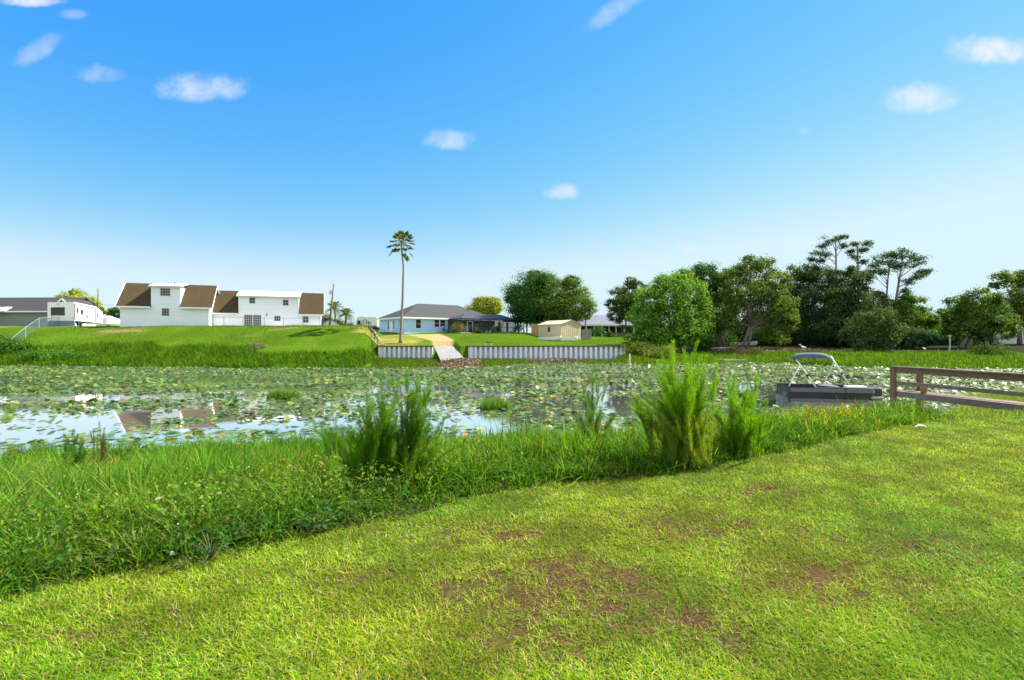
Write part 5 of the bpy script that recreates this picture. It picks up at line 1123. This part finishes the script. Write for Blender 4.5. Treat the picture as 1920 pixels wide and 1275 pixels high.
pine('leaning pine with the fullest flat topped crown', (1666,645), (1694,478), 86, [(1690,474,18,6),(1708,482,14,7),(1676,482,12,6),(1722,492,9,6),(1700,496,14,6),(1728,512,12,5),(1715,520,12,5),(1704,528,8,4),(1738,508,7,3),(1682,500,8,5),(1698,545,5,2)], (1677,580), .21)

def fan_palm():
    D = 75.; q = P(751, 635, D); q[2] = float(H(q[0], q[1])); tp = P(753, 466, D); t = thing('fan_palm', 'single very tall fan palm with a small round crown', 'palm', q)
    m = MB(); m.tube([q-[0,0,.3], q+[0,0,.6], P(755,560,D), P(756.5,500,D), tp, tp+[0,0,.8]], [.36,.21,.16,.13,.12,.11], 10); build('trunk', m, PALMBARK, t, True)
    V, F_, S, c = [], [], [], []; st = MB(); crown = tp+[0,0,.9]
    def frond(d, L, size, col):
        d = unit(d); e = crown+d*L+np.array([0,0,-.10*L*L*(1-d[2])]); st.tube([crown, crown+d*L*.55+[0,0,.05], e], [.035,.028,.02], 5)
        ax = unit(e-crown); sd = np.cross(ax, [0,0,1.]); sd = unit(sd) if np.linalg.norm(sd) > .05 else np.array([1.,0,0]); up = np.cross(sd, ax); n = 15
        for k in range(n):
            a = R(-125)+R(250)*k/(n-1); dv = ax*math.cos(a)+sd*math.sin(a); l = size*(.75+.25*math.cos(a*.8))*(.85+.3*RNG.random()); wv = np.cross(dv, up)*l*.15
            tip = e+dv*l+np.array([0,0,-.28*l*RNG.random()]); o = len(V); mid = e+dv*l*.55+up*l*.05
            V.extend([e, mid-wv, tip, mid+wv]); F_.extend([o,o+1,o+2,o+3]); S.append(4); cc = np.array(col)*(.6+.7*RNG.random()); c.extend([cc]*4)
    G1, G2 = (.055,.095,.022), (.11,.13,.025)
    for k in range(38):
        z = 1-1.9*(k+.5)/38; az = k*2.39996+.3*RNG.normal(); rr = math.sqrt(max(1-z*z, .02)); L = (1.2+.3*RNG.random())*(1.25 if z < -.2 else 1)
        if z < -.3 and RNG.random() < .25: continue
        frond(np.array([rr*math.cos(az), rr*math.sin(az), z+.12]), L, .62+.22*RNG.random(), G1 if RNG.random() < .6 else G2)
    arr_mesh('crown', np.array(V), F_, S, LEAF, t, np.array(c)); build('leaf_stalk', st, mat('palm_stalk', (.22,.20,.09), .6), t)
fan_palm()
def feather_palm(px, py, ctop, D, L, lab):
    q = P(px, py, D); q[2] = float(H(q[0], q[1])); cr = P(*ctop, D); t = thing('feather_palm', lab, 'palm', q, 'small feather palms by the white house'); m = MB(); m.tube([q-[0,0,.2], (q+cr)/2+[.1,0,0], cr], [.32,.24,.20], 8); build('trunk', m, PALMBARK, t, True)
    V, F_, S, c = [], [], [], []
    for k in range(17):
        az = k*2.4; el = R(70-95*((k % 6)/5)); d = np.array([math.cos(az)*math.cos(el), math.sin(az)*math.cos(el), math.sin(el)]); n = 13; pts = [cr+d*L*s+np.array([0,0,-.62*L*s*s*(1-.4*math.sin(max(el, 0)))]) for s in np.linspace(0, 1, n)]
        for i in range(1, n-1):
            ax = unit(pts[i+1]-pts[i-1]); sd = unit(np.cross(ax, [0,0,1.])+1e-6)
            for sg in (-1, 1):
                ll = L*.30*math.sin(math.pi*(i/(n-1))**.8)+.08; tip = pts[i]+sd*sg*ll+ax*ll*.5-np.array([0,0,.35*ll]); o = len(V); w_ = ax*.09; V.extend([pts[i]-w_, pts[i]+w_, tip+w_*.3, tip-w_*.3]); F_.extend([o,o+1,o+2,o+3]); S.append(4); c.extend([np.array([.11,.14,.03])*(.55+.8*RNG.random())]*4)
    arr_mesh('crown', np.array(V), F_, S, LEAF, t, np.array(c))
feather_palm(629, 612, (627,577), 122, 2.9, 'small feather palm half behind the leaning utility pole'); feather_palm(646, 616, (649,588), 114, 2.3, 'lower feather palm with upright fronds right of the leaning pole')

def bush(px, py, D, w_, h_, col, label, group='garden bushes before the houses', leaf=.16, n=1400, cat='bush', hi=None):
    q = P(px, py, D); q[2] = float(H(q[0], q[1])); t = thing('garden_bush', label, cat, q, group); W_ = w_/960*D/2; Hh = h_/960*D
    k = 16; cen = np.stack([RNG.normal(size=k)*W_*.5, RNG.normal(size=k)*W_*.4, Hh*(.25+.6*RNG.random(k))], 1); i = RNG.integers(0, k, n)
    o = RNG.normal(size=(n, 3))*np.array([W_*.26, W_*.26, Hh*.17]); pos = q+cen[i]+o; pos[:, 2] = np.maximum(pos[:, 2], q[2]+.03); b = (.6+.7*RNG.random(k))[i][:, None]
    c = np.array(col)*b*(1+.2*RNG.normal(size=(n, 1))).clip(.4, 1.7)
    if hi is not None: s = RNG.random(n) < .3; c[s] = np.array(hi)*(.7+.6*RNG.random((s.sum(), 1)))
    leaves('foliage', pos, o+np.array([0,0,.35])+.3*RNG.normal(size=(n, 3)), leaf*(.6+.8*RNG.random(n)), c, LEAF, t, .55)
    m = MB()
    for j in range(5): m.tube([q+[0,0,-.1], q+cen[j]*.6, q+cen[j]], [.04,.03,.012], 5)
    build('stem', m, BARK, t)
bush(857, 627, 92.5, 22, 20, (.13,.15,.03), 'yellow green bush at the corner of the screened porch', hi=(.28,.26,.06))
bush(895, 625, 94, 14, 9, (.10,.13,.05), 'low pale bush beside the screen door step'); bush(932, 626, 95, 18, 10, (.11,.13,.035), 'low yellowish bush along the middle of the screened porch')
bush(937, 624, 94.5, 9, 20, (.20,.22,.10), 'tall pale leaved plant at the right end of the screened porch'); bush(972, 627, 96, 16, 14, (.10,.13,.05), 'pale leaved plants in front of the open pavilion')
bush(1117, 637, 98, 26, 20, (.035,.13,.02), 'bright green bush right of the weathered gate'); bush(1143, 637, 95, 10, 10, (.05,.12,.02), 'small shrub alone on the lawn of the columned house')
bush(1160, 630, 108, 50, 7, (.045,.075,.02), 'low dark hedge along the columned porch', cat='hedge')
bush(654, 616, 116, 34, 14, (.028,.034,.024), 'dark hedge in front of the white boxy camper', cat='hedge', n=2200); bush(700, 614, 112, 30, 9, (.020,.024,.018), 'low dark hedge left of the blue house', cat='hedge', n=1800)
bush(640, 608, 119, 22, 20, (.12,.10,.06), 'pale brown twiggy bush under the small palms')
bush(30, 645, 63.5, 60, 34, (.05,.135,.016), 'tall dark marsh bush by the first post of the pale fence', 'marsh bushes on the left bank', .22, 2600); bush(85, 672, 60, 60, 22, (.07,.17,.018), 'light green rounded marsh bush at the left waterline', 'marsh bushes on the left bank', .2, 2400)
bush(150, 672, 60, 50, 18, (.065,.155,.018), 'second light green marsh bush right of the rounded one', 'marsh bushes on the left bank', .2, 2000); bush(480, 655, 63, 26, 12, (.20,.18,.12), 'small dry greyish bush on the grassy slope', 'marsh bushes on the left bank', .16, 900)
bush(1230, 668, 66, 70, 22, (.11,.15,.03), 'yellowish reedy bush past the end of the long wall', 'marsh bushes on the right bank', .2, 2600); bush(1192, 664, 68.5, 40, 24, (.10,.145,.025), 'green reedy bush hard against the wall end', 'marsh bushes on the right bank', .2, 2000)
bush(1400, 660, 72, 46, 14, (.09,.075,.05), 'brownish low scrub below the olive oak', 'marsh bushes on the right bank', .16, 1600)
bush(1850, 672, 63, 60, 20, (.055,.10,.02), 'dark green scrub on the far right bank', 'marsh bushes on the right bank', .2, 2000)

# ------------------------------------------------------------------ pontoon boat
def pontoon_boat():
    Y0, Y1 = 23.0, 24.95; x0, x1, x2 = 12.45, 15.62, 16.28; zt, zb = .80, .22
    t = thing('pontoon_boat', 'small charcoal pontoon boat with a grey folding canopy behind the grass', 'boat', (12.45, 23.0, 0))
    for y in (23.33, 24.62):
        m = MB(); m.tube([[x0-.1, y, .12], [x0+.2, y, .10], [x1-.1, y, .10], [x2-.1, y, .16], [x2+.12, y, .30]], [.20,.26,.26,.24,.06], 14); build('pontoon', m, BSILV, t, True)
    m = MB(); m.box(x0, x2-.05, Y0+.04, Y1-.04, .34, .42); build('deck', m, BSILV, t)
    # fence panel: charcoal side with a lighter band, its right corner rounded
    cor = [(x0, Y0), (x1-.1, Y0)]+[(x1-.1+.45*math.sin(a), Y0+.45*(1-math.cos(a))) for a in np.linspace(.2, math.pi/2, 6)]
    def strip(za, zb_, off, mm, nm, lst):
        m = MB(); V = [(p[0], p[1]-off, z) for z in (za, zb_) for p in lst]; n = len(lst); m.add(V, [(i, i+1, n+i+1, n+i) for i in range(n-1)]); o = build(nm, m, mm, t); sd = o.modifiers.new('thickness', 'SOLIDIFY'); sd.thickness = .03
    strip(.30, .585, .0, BHULL, 'side_panel', cor); strip(.59, .755, .004, BBAND, 'side_band', cor); strip(.17, .29, .0, BBAND, 'lower_panel', cor[:2])
    back = [(x0, Y1), (x1+.2, Y1)]; strip(.30, .755, 0, BHULL, 'side_panel', back); strip(.30, .755, 0, BHULL, 'end_panel', [(x0, Y0+.05), (x0, Y1-.05)])
    m = MB(); m.tube([[p[0], p[1], .785] for p in cor], .026, 8); m.tube([[x0, Y0, .785], [x0, Y1, .785], [x1+.2, Y1, .785]], .026, 8); build('top_rail', m, DKMET, t)
    for y in (Y0, Y1): m = MB(); m.box(x0-.04, x0+.03, y-.035, y+.035, .1, .80); build('corner_post', m, DKMET, t)
    m = MB(); m.box(14.70, 14.73, Y0-.02, Y0+.03, .3, .78); build('panel_joint', m, DKMET, t)
    m = MB(); m.tube([[x0-.05, Y0+.15, .55], [x0-.22, Y0+.1, .35], [x0-.28, Y0+.1, .02]], .025, 6); m.tube([[x0-.05, Y0+.45, .55], [x0-.22, Y0+.4, .35], [x0-.28, Y0+.4, .02]], .025, 6); m.tube([[x0-.24, Y0+.1, .25], [x0-.24, Y0+.4, .25]], .025, 6); build('boarding_ladder', m, BSILV, t)
    m = MB(); m.box(x1-.05, x2, Y0+.35, Y1-.3, .25, .80); build('motor_well', m, BNAVY, t, bevel=.1)
    m = MB(); m.box(14.80, 15.60, Y0+.16, Y0+.62, .70, .87); s = build('seat_cushion', m, BSEAT, t, bevel=.05)
    m = MB(); m.box(14.80, 15.60, Y0+.17, Y0+.60, .425, .697); build('seat_base', m, BBAND, t)
    m = MB(); m.obox((13.8, 23.4, 0), (1,0,0), (0,1,0), 0, .8, 0, .5, .42, .78); m.add([(13.75,23.3,.86),(14.6,23.35,.80),(14.7,23.9,.80),(13.85,23.95,.84),(14.2,23.6,.93)], [(0,1,4),(1,2,4),(2,3,4),(3,0,4)]); build('folded_cover', m, BCANV, t, bevel=.04)
    m = MB(); m.tube([[x2-.25, Y0+.6, .78], [x2+.05, Y0+.6, .92]], .03, 6); build('tiller', m, BSILV, t)
    # canopy on two leaning bows with braces
    cz = 2.14
    def bow(xt, xb, y, nm):
        m = MB(); m.tube([[xt, y, cz], [xt+(xb-xt)*.5, y, cz-.64], [xb, y, .80]], .036, 8); build(nm, m, BTUBE, t, True); m = MB(); c = [xt+(xb-xt)*.58, y, cz-.78]; m.tube([c, [c[0]+.06, y, c[2]-.08]], .05, 8); build('joint', m, DKMET, t)
    bow(12.70, 13.56, 23.12, 'bow'); bow(14.68, 15.45, 24.78, 'bow')
    for (xa, za, xb, y) in ((12.93,1.80,12.47,23.12), (14.83,1.86,14.40,24.78)): m = MB(); m.tube([[xa, y, za], [xb, y, .80]], .022, 6); build('brace', m, BTUBE, t)
    V = []; nu, nv = 9, 5
    for j in range(nv):
        v = j/(nv-1); y = 22.95+v*1.95
        for i in range(nu):
            u = i/(nu-1); xa = 12.64+v*.35; xb = 14.07+v*.68; V.append((xa+(xb-xa)*u, y, cz-.02+.17*(1-(2*u-1)**4)-.02*v+.03*(1-(2*v-1)**2)))
    F_ = [(j*nu+i, j*nu+i+1, (j+1)*nu+i+1, (j+1)*nu+i) for j in range(nv-1) for i in range(nu-1)]; rim = [j for j in range(nu)]+[j*nu+nu-1 for j in range(1, nv)]+[nu*nv-2-j for j in range(nu-1)]+[(nv-2-j)*nu for j in range(nv-2)]
    o = len(V); V += [(V[i][0], V[i][1], min(V[i][2]-.10, cz-.05)) for i in rim]; F_ += [(rim[(k+1) % len(rim)], rim[k], o+k, o+(k+1) % len(rim)) for k in range(len(rim))]
    m = MB(); m.add(V, F_); ob = build('canopy', m, BCANV, t, True); sd = ob.modifiers.new('thickness', 'SOLIDIFY'); sd.thickness = .02
    t.rotation_euler = (0, 0, R(-14))
pontoon_boat()

# ------------------------------------------------------------------ dock on the right
def dock():
    A = np.array([14.62, 19.7, 0]); B = np.array([15.72, 11.6, 0]); d = unit(B-A); n = np.array([-d[1], d[0], 0]); L = np.linalg.norm(B-A); wd = .95
    if n[0] < 0: n = -n
    t = thing('wooden_dock', 'weathered brown wooden dock with a railing at the right', 'dock', A+[0,0,.9])
    def pt(s, o, z): return A+d*s+n*o+np.array([0,0,z])
    m = MB(); k = int(L/.148)
    for i in range(k): m.obox(A, d, n, i*.148, i*.148+.138, .045, wd-.045, .915, .953)
    build('decking', m, DOCKG, t)
    for (o0, o1) in ((0, .042), (wd-.042, wd)):
        m = MB(); m.obox(A, d, n, 0, L, o0, o1, .742, .958); build('fascia', m, DOCKG, t)
    m = MB(); m.obox(A, d, n, -.042, -.002, 0, wd, .742, .958); build('fascia', m, DOCKG, t)
    for s in (.12, 5.3, 7.8):
        m = MB(); m.obox(A, d, n, s-.1, s+.1, -.112, -.004, -.9 if s < 1 else .2, 1.86); build('post', m, DOCKW, t, bevel=.006)
    m = MB(); m.obox(A, d, n, .1, .27, wd+.004, wd+.15, -.9, 1.86); build('post', m, DOCKW, t, bevel=.006)
    m = MB(); m.obox(A, d, n, 5.2, 5.36, wd+.004, wd+.15, -.2, 1.86); build('post', m, DOCKW, t, bevel=.006)
    m = MB(); m.obox(A, d, n, -.02, L, -.15, .03, 1.864, 1.908); build('cap_rail', m, DOCKG, t, bevel=.005)
    m = MB(); m.obox(A, d, n, .222, L, -.06, -.022, 1.66, 1.86); build('top_rail', m, DOCKW, t)
    m = MB(); m.obox(A, d, n, .222, L, -.06, -.022, 1.215, 1.345); build('mid_rail', m, DOCKG, t)
    m = MB(); m.obox(A, d, n, .272, 5.2, wd+.02, wd+.06, 1.66, 1.80); build('far_rail', m, DOCKW, t)
    q = pt(1.1, .22, .955); b = thing('bucket', 'small rusty orange bucket standing on the dock', 'bucket', q); m = MB(); m.lathe(q, [(.01,.0),(.085,0),(.115,.26),(.125,.27),(.12,.29),(.10,.28),(.075,.05),(.01,.05)], 18); build('pail', m, TERRA, b, True)
    m = MB(); m.tube([q+[.115*math.cos(a), 0, .28+.10*math.sin(a)] for a in np.linspace(0, math.pi, 9)], .006, 5); build('handle', m, DKMET, b)
dock()
def shore_bits():
    for i, (px, py, D, L, ang, lab) in enumerate(((1776,772,15.3,.75,R(2),'grey weathered board on top of the little stack by the dock'),(1772,776,15.1,.72,R(8),'grey weathered board beneath the top one by the dock'),(1778,778,14.9,.7,R(-6),'lowest grey weathered board of the stack by the dock'))):
        q = P(px, py, D); q[2] = float(H(q[0], q[1]))+.26-.09*i; X = np.array([math.cos(ang), math.sin(ang), 0]); m = MB(); m.obox(q, X, np.array([-X[1], X[0], .15]), -L/2, L/2, -.10, .10, -.02, .02)
        tag(build('loose_board', m, mat('silver_board', (.30,.31,.34), .8, noise=.2, stretch=(.5,4,4)) if i == 0 else MATS['silver_board'], bevel=.004), lab, 'board', 'loose boards by the dock')
    q = P(1763, 768, 15.4); q[2] = float(H(q[0], q[1]))+.3; m = MB(); m.add([q+[-.22,0,0], q+[.0,-.05,.10], q+[.24,.02,.06], q+[.05,.1,-.02], q+[-.1,.12,.05]], [(0,1,4),(1,2,3),(1,3,4)]); o = tag(build('plastic_scrap', m, WHITET), 'crumpled white plastic scrap on the grey boards', 'scrap'); sd = o.modifiers.new('thickness', 'SOLIDIFY'); sd.thickness = .01
    q = P(1727, 805, 9.25); q[2] = float(H(q[0], q[1]))+.03; m = MB(); m.tube([q+[-.11,0,.0], q+[-.04,.01,.02], q+[.04,-.01,.015], q+[.10,.01,0]], [.012,.022,.02,.008], 7); tag(build('pale_stick', m, mat('bone_white', (.62,.58,.46), .7)), 'short pale stick lying on the lawn near the tall grass', 'stick')
shore_bits()
